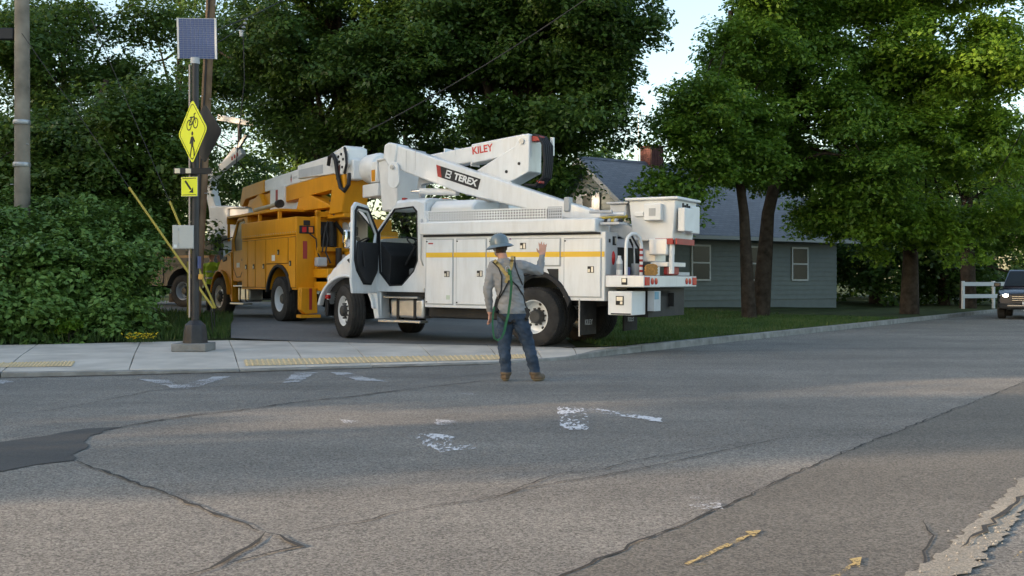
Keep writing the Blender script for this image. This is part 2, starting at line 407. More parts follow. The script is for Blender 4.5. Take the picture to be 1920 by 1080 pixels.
def G(u, v, z=0.0):
    Y = 1920*(1.25-z)/(v-527.0); return ((u-960)/1920*Y, Y)
def sheet(name, poly, z, m, parent=None, th=0.0):
    mb = MB()
    if th: mb.prismz(poly, z-th, z)
    else: mb.add([(p[0], p[1], z) for p in poly], [tuple(range(len(poly)))])
    return mb.build(name, m, parent)
roadpoly = [(a, b+0.06) for a, b, c in F] + [(110, 90), (110, -60), (-60, -60)]
road = sheet('road', roadpoly, 0.0, M['road']); tag(road, 'worn grey asphalt road with cracks and patches', 'road', kind='structure')
sheet('newer_asphalt_lane', [(-.25,3.7),(.22,4.35),(.62,4.9),(1.17,5.66),(2.3,7.3),(6,12.2),(16,25.5),(30,44),(33,43),(18,23),(8,11.2),(4.9,8.0),(3.35,6.4),(1.75,4.3),(1.2,3.5)], 0.004, M['road_new'], road)
z8 = lambda x, y: G(x*.4444, 600+y*.4444)
z7 = lambda x, y: G(400+x*.46875, 600+y*.46875)
z5 = lambda x, y: G(1250+x*.349, 860+y*.349)
def jag(pts, step=0.09, amp=0.018, seed=0):
    r = random.Random(seed); out = []
    for (a, b) in zip(pts[:-1], pts[1:]):
        L = math.hypot(b[0]-a[0], b[1]-a[1]); n = max(1, int(L/step))
        for i in range(n):
            t = i/n; out.append((a[0]+(b[0]-a[0])*t + r.uniform(-amp, amp), a[1]+(b[1]-a[1])*t + r.uniform(-amp, amp)))
    out.append(pts[-1]); return out
def strip(name, pts, wid, z, m, parent, seed=0, step=0.09, amp=0.018, taper=True):
    """a ragged flat ribbon on the ground"""
    r = random.Random(seed+5); q = jag(pts, step, amp, seed); mb = MB(); n = len(q); vs = []
    for i, p in enumerate(q):
        a = q[max(0, i-1)]; b = q[min(n-1, i+1)]; dx, dy = b[0]-a[0], b[1]-a[1]; L = math.hypot(dx, dy) or 1
        ww = wid*r.uniform(0.25, 1.1)*(min(1, (i+.3)/4, (n-i-.7)/4) if taper else 1)
        vs += [(p[0]-dy/L*ww/2, p[1]+dx/L*ww/2, z), (p[0]+dy/L*ww/2, p[1]-dx/L*ww/2, z)]
    mb.add(vs, [(2*i, 2*i+1, 2*i+3, 2*i+2) for i in range(n-1)])
    return mb.build(name, m, parent)
def edge(pts, seed, step=.15, amp=.03): return jag(pts, step, amp, seed)
pp = [z8(-80,528), z8(0,515), z8(200,490), z8(350,460), z8(500,455)]
pq = [z8(500,455), z8(372,490), z8(350,540), z8(320,595)]
pr_ = [z8(320,595), z8(160,612), z8(0,640), z8(-80,650)]
sheet('dark_patch', edge(pp, 1)[:-1]+edge(pq, 2, .12, .04)[:-1]+edge(pr_, 3), 0.005, M['patch'], road)
cr = [
 ([z8(500,455), z8(640,430), z8(800,405), z8(1000,385), z8(1200,355), z8(1575,315), z7(600,300), z7(900,265), z7(1130,240)], .035),
 ([z8(320,595), z8(420,635), z8(600,700), z8(800,775), z8(950,840), z8(1110,900)], .03),
 ([z8(1110,900), z8(1100,940), z8(1000,990), z8(940,1030), z8(820,1075), z8(700,1110)], .042),
 ([z8(1110,900), z8(1190,915), z8(1260,955), z8(1100,1000), z8(1000,1020), z8(940,1040)], .042),
 ([z8(1190,912), z8(1300,890), z8(1575,845), z7(700,780), z7(900,745), z7(1100,715), z7(1300,665), z7(1400,650), z7(1560,625), z7(1840,570), z7(2300,470)], .013),
 ([z7(1100,720), z7(1380,615), z7(1560,600), z7(1660,570), z7(1840,540), z7(2200,480)], .012),
 ([z8(0,400), z8(200,385), z8(390,352), z8(640,300), z8(900,285), z8(1300,262), z8(1575,240), z7(900,235), z7(1300,200)], .018),
 ([(-.25,3.7), (.22,4.35), (.62,4.9), (1.17,5.66), (2.3,7.3), (6,12.2), (14,22.8)], .018),
 ([z8(40,1000), z8(200,1010), z8(330,985)], .012), ([z8(380,700), z8(420,690), z8(560,705)], .012),
 ([z5(1390,320), z5(1415,420), z5(1390,540), z5(1330,620), z5(1250,680)], .012)]
for i, (p, wd) in enumerate(cr):
    strip('crack', p, wd, 0.008, M['tar'], road, seed=i*3)
gd_ = [(a+.05, b-.06) for a, b, c in F[2:7]]
strip('gutter_dirt', gd_, .12, .0055, mat('gutter dirt', (.075,.06,.045), .95, var=.5, scale=6), road, seed=90, step=.12, amp=.02)
# broken light edge strip at the lower right
kl = [z5(1270,690), z5(1310,620), z5(1500,500), z5(1620,370), z5(1780,240), z5(1920,100), (5.2,9.0), (9,14)]
kr = [(9.6,13.6), (5.8,8.5), z5(2010,170), z5(1920,280), z5(1760,480), z5(1660,590), z5(1480,690)]
eb = sheet('sandy_road_edge', edge(kl, 31, .05, .022)+edge(kr, 32, .05, .03), 0.009, M['sand_edge'], road)
strip('crack', [z5(1570,495), z5(1700,400), z5(1830,290), z5(1920,210), z5(2000,150)], .03, .017, M['tar'], road, seed=50)
# loose grit along the broken edge
gv = MB(); rg_ = random.Random(9)
for k in range(140):
    t = rg_.random()*(len(kl)-3); a_ = int(t); c_ = Vector(kl[a_]).lerp(Vector(kl[a_+1]), t-a_); ww = rg_.gauss(.10, .06); x, y = c_.x+ww*.8, c_.y-ww*.6
    q = rg_.uniform(.002, .007); gv.add([(x-q,y-q,.012),(x+q,y-q*.7,.012),(x+q*.8,y+q,.012),(x-q,y+q*.6,.012),(x,y,.012+q*1.2)], [(0,1,4),(1,2,4),(2,3,4),(3,0,4)])
gvo = gv.build('loose_grit', M['kerb'], road); gvo['kind'] = 'stuff'
# road paint
for k, q in enumerate(([z7(770,452), z7(940,462), z7(1050,515), z7(900,532)], [z7(1380,345), z7(1495,355), z7(1500,442), z7(1390,442)], [z7(1490,350), z7(1790,395), z7(1790,410), z7(1490,368)],
    [z7(955,285), z7(1045,293), z7(1045,303), z7(955,294)], [z7(890,400), z7(985,405), z7(985,425), z7(890,420)], [z7(510,400), z7(590,405), z7(600,420), z7(520,415)], [G(1280,935), G(1350,930), G(1360,958), G(1290,955)])):
    sheet('worn_marking', edge(list(q)+[q[0]], 40+k, .1, .02)[:-1], 0.0065, M['worn_white'] if k < 3 else M['worn_faint'], road)
for k, poly in enumerate([
  [(590,252),(700,254),(765,277),(900,241),(975,239),(880,268),(800,293),(740,290),(660,268)],
  [(1190,268),(1240,224),(1340,222),(1262,262)], [(1390,221),(1470,223),(1575,250),(1640,262),(1500,256)], [(-60,246),(0,252),(55,262),(0,271),(-60,268)]]):
    q = [z8(*p) for p in poly]
    sheet('crosswalk_bar', edge(q+[q[0]], 60+k, .1, .03)[:-1], 0.006, M['worn_bar'], road)
def arrow(sh, hd, k):
    a, b = z5(*sh[0]), z5(*sh[1]); q = [z5(*p) for p in hd]
    strip('arrow_shaft', [a, b], .035, 0.010, M['worn_yellow'], road, seed=70+k, step=.05, amp=.004, taper=False)
    sheet('arrow_head', q, 0.0115, M['worn_yellow'], road)
arrow([(100,577),(445,420)], [(420,402),(508,396),(470,432)], 0)
arrow([(890,660),(1012,572)], [(980,552),(1048,540),(1036,598)], 1)
strip('arrow_shaft', [z5(100,577), z5(240,580)], .018, 0.010, M['worn_yellow'], road, seed=75, step=.05, amp=.004)
strip('arrow_shaft', [z5(1860,560), z5(1930,500)], .03, 0.0185, M['worn_yellow'], road, seed=76, step=.05, amp=.004)

# ---------------------------------------------------------------- sidewalk
SF = [(-60,-1.5),(-30,6.5),(-14,11.2),(-6.63,13.26),(-3.75,14.1),(-2.0,14.78),(-.16,15.5),(.9,16.2),(1.6,17.1),(2.3,18.05)]
SB = [(-63,4.5),(-33,12.5),(-16,16.8),(-8.6,18.55),(-5.5,19.9),(-3.45,20.7),(-.6,19.9),(.95,17.6),(1.45,17.75),(2.16,18.2)]
SZ = [.10,.10,.08,.06,.025,.02,.02,.05,.10,.12]
def sw(s, t):
    """pavement surface: s along (segment units), t from kerb (0) to back (1)"""
    i = min(int(s), len(SF)-2); a = s-i
    f = Vector(SF[i])*(1-a)+Vector(SF[i+1])*a; b = Vector(SB[i])*(1-a)+Vector(SB[i+1])*a
    zf = SZ[i]*(1-a)+SZ[i+1]*a; p = f*(1-t)+b*t
    return (p.x, p.y, zf + (0.102-zf)*min(1, t/0.45) if t < .45 else 0.102)
def slab(s0, s1, t0, t1, top=0.0, gap=0.008):
    n, m = 4, 5; mb = MB(); vs = []
    for i in range(n+1):
        for j in range(m+1):
            p = sw(s0+(s1-s0)*i/n, t0+(t1-t0)*j/m); vs.append((p[0], p[1], p[2]+top))
    for i in range(n+1):
        for j in range(m+1):
            p = sw(s0+(s1-s0)*i/n, t0+(t1-t0)*j/m); vs.append((p[0], p[1], p[2]-0.14))
    c = sum((Vector(v) for v in vs), Vector())/len(vs); out = []
    for v in vs:
        dv = Vector((v[0]-c.x, v[1]-c.y)); L = dv.length
        k = (L-gap)/L; out.append((c.x+dv.x*k, c.y+dv.y*k, v[2]))
    K = (n+1)*(m+1); idx = lambda i, j: i*(m+1)+j; f = []
    for i in range(n):
        for j in range(m):
            f.append((idx(i,j), idx(i+1,j), idx(i+1,j+1), idx(i,j+1)))
            f.append((K+idx(i,j), K+idx(i,j+1), K+idx(i+1,j+1), K+idx(i+1,j)))
    for i in range(n):
        f += [(idx(i,0), K+idx(i,0), K+idx(i+1,0), idx(i+1,0)), (idx(i,m), idx(i+1,m), K+idx(i+1,m), K+idx(i,m))]
    for j in range(m):
        f += [(idx(0,j), idx(0,j+1), K+idx(0,j+1), K+idx(0,j)), (idx(n,j), K+idx(n,j), K+idx(n,j+1), idx(n,j+1))]
    return MB().add(out, f)
bed = MB(); vs = []
SS = [i/4 for i in range(0, 37)]
for s in SS:
    for t in (0.02, .45, .98):
        p = sw(s, t); vs.append((p[0], p[1], p[2]-0.03))
bed.add(vs, [(i*3+j, i*3+3+j, i*3+4+j, i*3+1+j) for i in range(len(SS)-1) for j in range(2)])
sidewalk = bed.build('sidewalk', M['joint']); tag(sidewalk, 'pale concrete sidewalk with joints along the far side of the road', 'sidewalk', kind='structure')
cuts = [0, .5, 1, 1.33, 1.66, 2, 2.4, 2.72, 3.0, 3.52, 4.0, 4.5, 5, 5.5, 6, 6.6, 7.2, 8, 9]
for a, b in zip(cuts[:-1], cuts[1:]):
    if b <= 1: rows = [(0.05, 1)]
    elif a >= 7.2: rows = [(0.1, 1)]
    elif a < 4: rows = [(0.04, .50), (.50, 1)]
    else: rows = [(0.04, .55), (.55, 1)]
    for t0, t1 in rows:
        slab(a, b, t0, t1).build('slab', M['concrete'], sidewalk, bevel=0.006, seg=1)
# kerb stones
kn = 0
for i in range(len(F)-1):
    a = Vector(F[i]); b = Vector(F[i+1]); L = (b-a).length
    n = max(1, int(L/2.2)) if i >= 2 and i < 11 else 1
    for k in range(n):
        p = a.lerp(b, k/n); q = a.lerp(b, (k+1)/n); dv = (q-p).normalized(); nn = Vector((-dv.y, dv.x, 0)).normalized()
        g = dv*0.006; p1 = p+g; q1 = q-g
        base = [(p1, 0.0), (q1, 0.0), (q1, .17), (p1, .17)]
        vs = []
        for (pt, o_) in base: vs.append(((pt+nn*o_).x, (pt+nn*o_).y, -0.15))
        for (pt, o_) in base: vs.append(((pt+nn*(o_+(.02 if o_ == 0 else 0))).x, (pt+nn*(o_+(.02 if o_ == 0 else 0))).y, pt.z+.004))
        o = MB().add(vs, [(0,1,2,3),(4,5,6,7),(0,1,5,4),(1,2,6,5),(2,3,7,6),(3,0,4,7)]).build('kerb_stone', M['kerb'], sidewalk, bevel=.012)
# tactile strips with rows of truncated domes
def tactile(s0, s1, t0, t1, nu, nv):
    n = 8; mb = MB(); vs = []
    for i in range(n+1):
        for t in (t0, t1):
            p = sw(s0+(s1-s0)*i/n, t); vs.append((p[0], p[1], p[2]+.006))
    mb.add(vs, [(2*i, 2*i+2, 2*i+3, 2*i+1) for i in range(n)])
    o = mb.build('tactile_panel', M['tactile'], sidewalk)
    db = MB()
    for i in range(nu):
        for j in range(nv):
            p = Vector(sw(s0+(s1-s0)*(i+.5)/nu, t0+(t1-t0)*(j+.5)/nv)); z = p.z+.006
            k = 6; vs = [(p.x+.022*math.cos(6.283*q/k), p.y+.022*math.sin(6.283*q/k), z) for q in range(k)] + [(p.x+.011*math.cos(6.283*q/k), p.y+.011*math.sin(6.283*q/k), z+.012) for q in range(k)]
            db.add(vs, [(q, (q+1) % k, k+(q+1) % k, k+q) for q in range(k)] + [tuple(range(k, 2*k))])
    dm = db.build('dome_rows', M['tactile'], o); dm['kind'] = 'stuff'
tactile(4.05, 6.55, .075, .21, 62, 10)
tactile(2.35, 3.27, .13, .25, 60, 10)

# ---------------------------------------------------------------- driveway and right verge
def loft(name, A, Bp, m, zoff, nu=24, nv=10, kind=True):
    def res(P_, n):
        P_ = [Vector(p) for p in P_]; Ls = [0]
        for a, b in zip(P_[:-1], P_[1:]): Ls.append(Ls[-1]+(b-a).length)
        out = []
        for i in range(n+1):
            t = Ls[-1]*i/n; k = max(j for j in range(len(P_)-1) if Ls[j] <= t+1e-9)
            out.append(P_[k].lerp(P_[k+1], (t-Ls[k])/max(1e-9, Ls[k+1]-Ls[k])))
        return out
    a = res(A, nu); b = res(Bp, nu); vs = []
    for p, q in zip(a, b):
        for j in range(nv+1):
            r = p.lerp(q, j/nv); vs.append((r.x, r.y, gz(r.x, r.y)+zoff))
    mb = MB().add(vs, [(i*(nv+1)+j, (i+1)*(nv+1)+j, (i+1)*(nv+1)+j+1, i*(nv+1)+j+1) for i in range(nu) for j in range(nv)])
    return mb.build(name, m, smooth=True)
drive = loft('driveway', [(-5.45,19.86),(-7.0,25.5),(-10.5,29.5),(-17,32),(-30,37)], [(1.05,17.75),(2.0,20.5),(0.8,25),(-3,33),(-10,41),(-28,47)], M['drive'], 0.004, 30, 16)
tag(drive, 'dark asphalt driveway where the trucks are parked', 'driveway', kind='structure')
vv = [(1.55,17.85),(2.2,18.32)]+[(a-.14, b+.11) for a, b, c in F[10:13]]
verge = loft('verge', vv, [(1.1,17.85),(1.0,21.5),(3.0,25.5),(9,34),(26,58)], M['soil'], 0.012, 30, 6)
tag(verge, 'grass verge behind the kerb', 'verge', kind='structure')

# ---------------------------------------------------------------- grass blades
def blades(name, pts, hmin, hmax, m, wid=0.012, seed=0):
    r = np.random.default_rng(seed); n = len(pts); pts = np.asarray(pts)
    h = r.uniform(hmin, hmax, n)*(0.6+0.6*r.random(n)); a = r.uniform(0, 2*np.pi, n)
    lean = r.uniform(0, .6, n)*h; la = r.uniform(0, 2*np.pi, n)
    wx = np.cos(a)*wid*r.uniform(.6, 1.3, n); wy = np.sin(a)*wid*r.uniform(.6, 1.3, n)
    b0 = pts.copy(); b0[:, 0] -= wx; b0[:, 1] -= wy; b1 = pts.copy(); b1[:, 0] += wx; b1[:, 1] += wy
    mid = pts.copy(); mid[:, 2] += h*.6; mid[:, 0] += np.cos(la)*lean*.35; mid[:, 1] += np.sin(la)*lean*.35
    m0 = mid.copy(); m0[:, 0] -= wx*.8; m0[:, 1] -= wy*.8; m1 = mid.copy(); m1[:, 0] += wx*.8; m1[:, 1] += wy*.8
    tip = pts.copy(); tip[:, 2] += h*.95; tip[:, 0] += np.cos(la)*lean; tip[:, 1] += np.sin(la)*lean
    V = np.stack([b0, b1, m1, m0, tip], 1).reshape(-1, 3)
    me = bpy.data.meshes.new(name); k = np.arange(n)*5
    quads = np.stack([k, k+1, k+2, k+3], 1); tris = np.stack([k+3, k+2, k+4], 1)
    loops = np.concatenate([quads.ravel(), tris.ravel()])
    me.vertices.add(len(V)); me.vertices.foreach_set('co', V.ravel())
    me.loops.add(len(loops)); me.loops.foreach_set('vertex_index', loops)
    me.polygons.add(2*n); st = np.concatenate([np.arange(n)*4, n*4+np.arange(n)*3]); me.polygons.foreach_set('loop_start', st)
    me.update(calc_edges=True); me.validate(); me.materials.append(m)
    o = bpy.data.objects.new(name, me); COL.objects.link(o); return o
def inpoly(x, y, poly):
    c = np.zeros(x.shape, bool); n = len(poly)
    for i in range(n):
        x0, y0 = poly[i]; x1, y1 = poly[(i+1) % n]
        if y0 == y1: continue
        c ^= ((y0 > y) != (y1 > y)) & (x < (x1-x0)*(y-y0)/(y1-y0)+x0)
    return c
def scat(poly, n, seed, zo=0.0, clump=True):
    r = np.random.default_rng(seed); p = np.array(poly); lo = p.min(0); hi = p.max(0); out = []
    x = r.uniform(lo[0], hi[0], n*4); y = r.uniform(lo[1], hi[1], n*4)
    k = inpoly(x, y, poly)
    if clump: k &= (np.sin(x*2.1+1.3*np.sin(y*1.7))*np.cos(y*2.6+x) + r.uniform(-1, 1.2, len(x))) > -0.55
    x = x[k][:n]; y = y[k][:n]
    return np.stack([x, y, surf(x, y)+zo-.02], 1)
LV = [(-16,16.9),(-8.6,18.6),(-5.52,19.95),(-6.9,25.4),(-10.4,29.4),(-17,31.5),(-18,20)]
g1 = blades('grass', scat(LV, 46000, 1), .06, .30, M['grass'], .010, 1)
tag(g1, 'rough green grass on the verge left of the driveway', 'grass', kind='stuff')
RV = [(1.5,17.9),(2.15,18.3),(5.3,22.5),(11.8,31.2),(8.8,34),(3.0,25.5),(1.0,21.5)]
g2 = blades('grass', scat(RV, 40000, 2), .04, .13, M['grass'], .009, 2)
tag(g2, 'short green grass behind the kerb beside the rear truck wheels', 'grass', kind='stuff')
g3 = blades('grass', scat([(0.9,25.5),(3.2,26),(9,34.5),(4,36),(-2,33)], 26000, 3), .06, .2, M['grass'], .014, 3)
tag(g3, 'green lawn grass beyond the driveway behind the white truck', 'grass', kind='stuff')
# ================================================================ trucks
# truck frame: origin on the ground under the rear axle, +x forward, +y the driver's (left) side
M['hub'] = mat('dark greasy hub', (.05,.048,.045), .6, var=.3, scale=12)
def wheel_meshes():
    out = {}
    t = MB(); pr = [(.285,.09),(.30,.135),(.345,.15),(.42,.152),(.48,.14),(.508,.125),(.522,.105)]
    for g in (.068, .0, -.068): pr += [(.524, g+.016), (.508, g+.011), (.508, g-.011), (.524, g-.016)]
    pr += [(.522,-.105),(.508,-.125),(.48,-.14),(.42,-.152),(.345,-.15),(.30,-.135),(.285,-.09)]
    t.lathe(pr, 40)
    for k in range(60):                                # shoulder lugs
        a = 2*math.pi*k/60
        for sgn in (-1, 1):
            c = Vector((math.cos(a)*.505, sgn*.128, math.sin(a)*.505)); tn = Vector((-math.sin(a), 0, math.cos(a))); rd = Vector((math.cos(a), 0, math.sin(a)))
            v = [c+tn*i*.013+rd*j*.016+Vector((0, k2*.012, 0)) for i in (-1,1) for j in (-1,1) for k2 in (-1,1)]
            t.add(v, [(0,1,3,2),(4,6,7,5),(0,4,5,1),(2,3,7,6),(0,2,6,4),(1,5,7,3)])
    out['tyre'] = t
    out['rim_front'] = MB().lathe([(.29,-.10),(.285,.09),(.305,.128),(.285,.125),(.268,.06),(.25,.035),(.20,.05),(.17,.075),(.12,.085)], 36); out['hub_front'] = MB().lathe([(.125,.07),(.118,.10),(.105,.16),(.085,.175),(0.0,.175)], 24)
    out['rim_rear'] = MB().lathe([(.29,-.10),(.285,.09),(.305,.128),(.285,.125),(.272,.03),(.262,-.05),(.20,-.065),(.17,-.065),(.12,-.06)], 36); out['hub_rear'] = MB().lathe([(.13,-.07),(.128,-.02),(.12,.05),(.095,.08),(0.0,.08)], 24)
    nf = MB(); nr = MB(); hf = MB(); hr = MB()
    for k in range(10):
        a = 2*math.pi*k/10; x, z = math.cos(a)*.145, math.sin(a)*.145
        nf.cyl((x,.07,z), (x,.125,z), .019, n=6); nr.cyl((x,-.07,z), (x,-.015,z), .019, n=6)
    for k in range(5):
        a = 2*math.pi*(k+.5)/5; x, z = math.cos(a)*.222, math.sin(a)*.222
        hf.cyl((x,.035,z), (x,.0485,z), .03, n=10); hr.cyl((x,-.075,z), (x,-.053,z), .029, n=10)
    out['nuts_front'], out['nuts_rear'], out['holes_front'], out['holes_rear'] = nf, nr, hf, hr
    return out
WM = wheel_meshes()
WCACHE = {}
def wheel(parent, x, y, z, kind, rimm, steer=0.0, flip=False, nm='wheel'):
    e = bpy.data.objects.new(nm, None); COL.objects.link(e); e.parent = parent
    e.empty_display_size = .1
    key = (kind, rimm.name)
    if key not in WCACHE:
        a = WM['tyre'].build('tyre', M['rubber'], None, smooth=True); b = WM['rim_'+kind].build('rim', rimm, None, smooth=True)
        c = WM['nuts_'+kind].build('lug_nuts', M['hub'], None); h = WM['holes_'+kind].build('hand_holes', M['frame'], None); c['kind'] = 'stuff'; h['kind'] = 'stuff'
        g_ = WM['hub_'+kind].build('hub', M['hub'], None, smooth=True); WCACHE[key] = (a, b, c, h, g_); first = True
    else: first = False
    for o in WCACHE[key]:
        q = o
        if not first: q = o.copy(); COL.objects.link(q)
        q.parent = e
    e.location = (x, y, z); e.rotation_euler = (0, random.uniform(0, 6) if flip else random.uniform(0, 6), steer + (math.pi if flip else 0))
    return e

def cab(T, paint, dx=0.0, opened=True, rimm=None, wb=4.28, simple=False, seed=0, steer=0.0):
    """conventional cab with hood; dx shifts everything forward. hood, fenders, bumper, front wheels, steps"""
    def sx(poly): return [(p[0]+dx, p[1]) for p in poly]
    inner = [(3.15,2.50),(2.72,2.53),(2.63,2.44),(2.61,1.52),(2.70,1.32),(2.97,1.06),(3.25,1.05),(3.49,1.30),(3.53,2.06)]
    outer = [(3.12,2.63),(2.62,2.665),(2.44,2.60),(2.42,1.52),(2.42,1.2),(2.44,.92),(3.35,.92),(3.62,.92),(3.655,2.02)]
    win = [(3.17,2.47),(2.72,2.50),(2.66,2.42),(2.66,1.95),(2.67,1.80),(2.80,1.76),(3.10,1.74),(3.42,1.74),(3.50,1.98)]
    gm = M['glass'] if opened else M['glass_dark']
    body = MB()
    body.ring(sx(outer), sx(inner if opened else win), 1.0, 1.055)
    body.ring(sx(outer), sx(win), -1.055, -1.0)
    body.prismx([(-1.053,2.60),(-1.02,2.67),(-.85,2.715),(0,2.74),(.85,2.715),(1.02,2.67),(1.053,2.60),(1.0,2.58),(0,2.66),(-1.0,2.58)], 2.43+dx, 3.125+dx)
    body.box(2.425+dx, 2.47+dx, -1.0, 1.0, .93, 1.80); body.box(2.425+dx, 2.47+dx, -1.0, -.7, 1.80, 2.62); body.box(2.425+dx, 2.47+dx, .7, 1.0, 1.80, 2.62); body.box(2.425+dx, 2.47+dx, -.7, .7, 2.42, 2.62)
    cb = body.build('cab_shell', paint, T, bevel=.025)
    # windshield
    a0 = (3.13+dx, 2.585); a1 = (3.65+dx, 2.0)
    MB().add([(a0[0], -.99, a0[1]), (a0[0], .99, a0[1]), (a1[0], .99, a1[1]), (a1[0], -.99, a1[1])], [(0,1,2,3)]).build('windshield', gm, T)
    MB().add([(x+dx, -1.02, z) for x, z in win], [tuple(range(len(win)))]).build('side_window', gm, T)
    B(2.44+dx, 2.455+dx, -.69, .69, 1.81, 2.41).build('rear_window', gm, T)
    itr = MB(); itr.box(2.5+dx, 3.62+dx, -.98, .98, .95, 1.02); itr.prism(sx([(3.32,1.02),(3.62,1.02),(3.63,1.90),(3.45,1.80),(3.30,1.62),(3.30,1.45)]), -.98, .98)
    itr.box(2.475+dx, 2.5+dx, -.98, .98, 1.0, 1.79)
    itr.build('dashboard', M['interior'], T, bevel=.02)
    if not simple:
        for y0 in (.22, -.78):
            s = MB(); s.box(2.52+dx, 3.02+dx, y0, y0+.56, 1.22, 1.38); st = s.build('seat', M['seat'], T, bevel=.04)
            MB().prism(sx([(2.52,1.36),(2.68,1.36),(2.60,2.05),(2.50,2.05)]), y0+.03, y0+.53).build('backrest', M['seat'], st, bevel=.04)
            B(2.52+dx, 2.60+dx, y0+.16, y0+.40, 2.06, 2.26).build('headrest', M['seat'], st, bevel=.03)
        B(2.62+dx, 2.92+dx, -.6, .6, 1.02, 1.22).build('seat_base', M['interior'], T)
        sw_ = MB(); c = Vector((3.02+dx, .5, 1.86)); n = Vector((-.55, 0, .83)).normalized(); a = Vector((0, 1, 0)); b = n.cross(a)
        pts = [c + a*math.cos(t)*.215 + b*math.sin(t)*.215 for t in [2*math.pi*i/26 for i in range(27)]]
        sw_.tube(pts, .016, 8); sw_.cyl(c-n*.03, c+n*.02, .06, n=12)
        for t in (0.2, 2.4, 4.2): sw_.cyl(c, c+a*math.cos(t)*.21+b*math.sin(t)*.21, .014, n=6)
        sw_.cyl(c, c-n*.5, .03, n=8)
        sw_.build('steering_wheel', M['black'], T, smooth=True)
    # door
    dmb = MB(); o2 = [(p[0], p[1]) for p in inner]
    cx = sum(p[0] for p in o2)/9; cz = sum(p[1] for p in o2)/9
    ex = [(cx+(p[0]-cx)*1.03, cz+(p[1]-cz)*1.02) for p in o2]
    wn = [(3.15,2.42),(2.76,2.45),(2.70,2.38),(2.69,2.0),(2.70,1.90),(2.86,1.80),(3.10,1.78),(3.40,1.78),(3.48,2.03)]
    hx = 3.545
    if opened: ex = [(3.14,2.56),(2.70,2.60),(2.58,2.50),(2.545,1.5),(2.545,1.12),(2.60,.90),(3.10,.89),(3.52,.89),(3.555,2.06)]
    ang = R(80) if opened else 0.0
    def dplace(mb):
        """door drawn closed at y 0..; swing about the hinge"""
        Mx = Matrix.Translation((hx+dx, 1.06, 0)) @ Matrix.Rotation(-ang, 4, 'Z') @ Matrix.Translation((-hx, 0, 0))
        return mb.xf(Mx)
    if opened:
        low = [(2.70,1.86),(2.66,1.52),(2.72,1.34),(2.98,1.09),(3.24,1.08),(3.47,1.32),(3.50,1.86)]
        door = dplace(MB().ring(ex, wn, 0, .055)).build('door', paint, T, bevel=.012); sl_ = [(cx+(p[0]-cx)*1.0, cz+(p[1]-cz)*1.0) for p in inner]
        dplace(MB().ring(sl_, [(cx+(p[0]-cx)*.91, cz+(p[1]-cz)*.945) for p in inner], -.022, .002)).build('door_seal', M['seal'], door); rr2 = dplace(MB().cyl((2.62,.056,1.02), (2.62,.064,1.02), .025, n=10)).build('door_reflector', M['red'], door)
        dplace(MB().prism(low, -.05, -.002)).build('door_trim', M['interior'], door, bevel=.02)
        dplace(MB().add([(x, .025, z) for x, z in wn], [tuple(range(9))])).build('door_glass', M['glass'], door)
        dplace(MB().cyl((2.86,-.055,1.7), (2.86,-.09,1.4), .016, n=8)).build('grab_handle', M['black'], door)
        dplace(MB().prism([(2.70,1.44),(2.86,1.44),(2.86,1.50),(2.70,1.50)], .056, .075)).build('door_handle', M['black'], door)
        MB().ring(sx([(cx+(p[0]-cx)*1.045, cz+(p[1]-cz)*1.03) for p in inner]), sx([(cx+(p[0]-cx)*.985, cz+(p[1]-cz)*.99) for p in inner]), 1.03, 1.062).build('door_frame_seal', M['seal'], T)
    else:
        MB().add([(x+dx, 1.03, z) for x, z in win], [tuple(range(9))]).build('side_window', gm, T)
        door = MB().ring(sx(ex), sx([(cx+(p[0]-cx)*.97, cz+(p[1]-cz)*.975) for p in ex]), 1.05, 1.06).build('door', M['seal'], T)
        B(2.66+dx, 2.80+dx, 1.055, 1.085, 1.46, 1.52).build('door_handle', M['black'], door)
    # hood and fenders
    wr = .66; wx = wb
    top = [(3.60+dx,1.96),(3.9+dx,1.90),(4.4+dx,1.76),(4.75+dx,1.60),(4.97+dx,1.42),(5.10+dx,1.15),(5.12+dx,.80)]
    hood = MB(); secs = []
    prof = [(3.62,1.03,1.98,1.70),(3.9,1.0,1.93,1.66),(4.25,.95,1.83,1.58),(4.55,.90,1.70,1.47),(4.8,.84,1.53,1.34),(4.95,.78,1.36,1.19),(5.03,.72,1.14,1.03),(5.05,.70,.80,.78)]
    vs = []
    for (x, wdt, zt, zs) in prof:
        row = [(-wdt, zs), (-wdt*.93, zs+(zt-zs)*.62), (-wdt*.78, zt-.03), (-wdt*.4, zt), (0, zt+.015), (wdt*.4, zt), (wdt*.78, zt-.03), (wdt*.93, zs+(zt-zs)*.62), (wdt, zs)]
        vs += [(x+dx, y, z) for y, z in row]
    f = [(i*9+j, (i+1)*9+j, (i+1)*9+j+1, i*9+j+1) for i in range(len(prof)-1) for j in range(8)]
    f += [tuple(range(8, -1, -1))]
    hood.add(vs, f); hd = hood.build('hood', paint, T, smooth=True)
    for s in (1, -1):
        fa = [(3.50+dx,.40),(3.60+dx,.40),(wx-.63,.62)] + arc(wx, .53, wr, 172, 12, 12)
        fb = [(3.9+dx,1.68),(3.61+dx,1.72),(3.56+dx,1.2)]
        MB().prism(fa + [(wx+.66,.64),(4.95+dx,.68),(4.97+dx,.98),(4.92+dx,1.18),(4.78+dx,1.36),(4.55+dx,1.50),(4.3+dx,1.60)] + fb, .72*s, .93*s).build('fender', paint, T, bevel=.05, seg=3)
        fa2 = [(3.50+dx,.40),(3.60+dx,.40),(wx-.63,.62)] + arc(wx, .53, wr, 172, 30, 12)
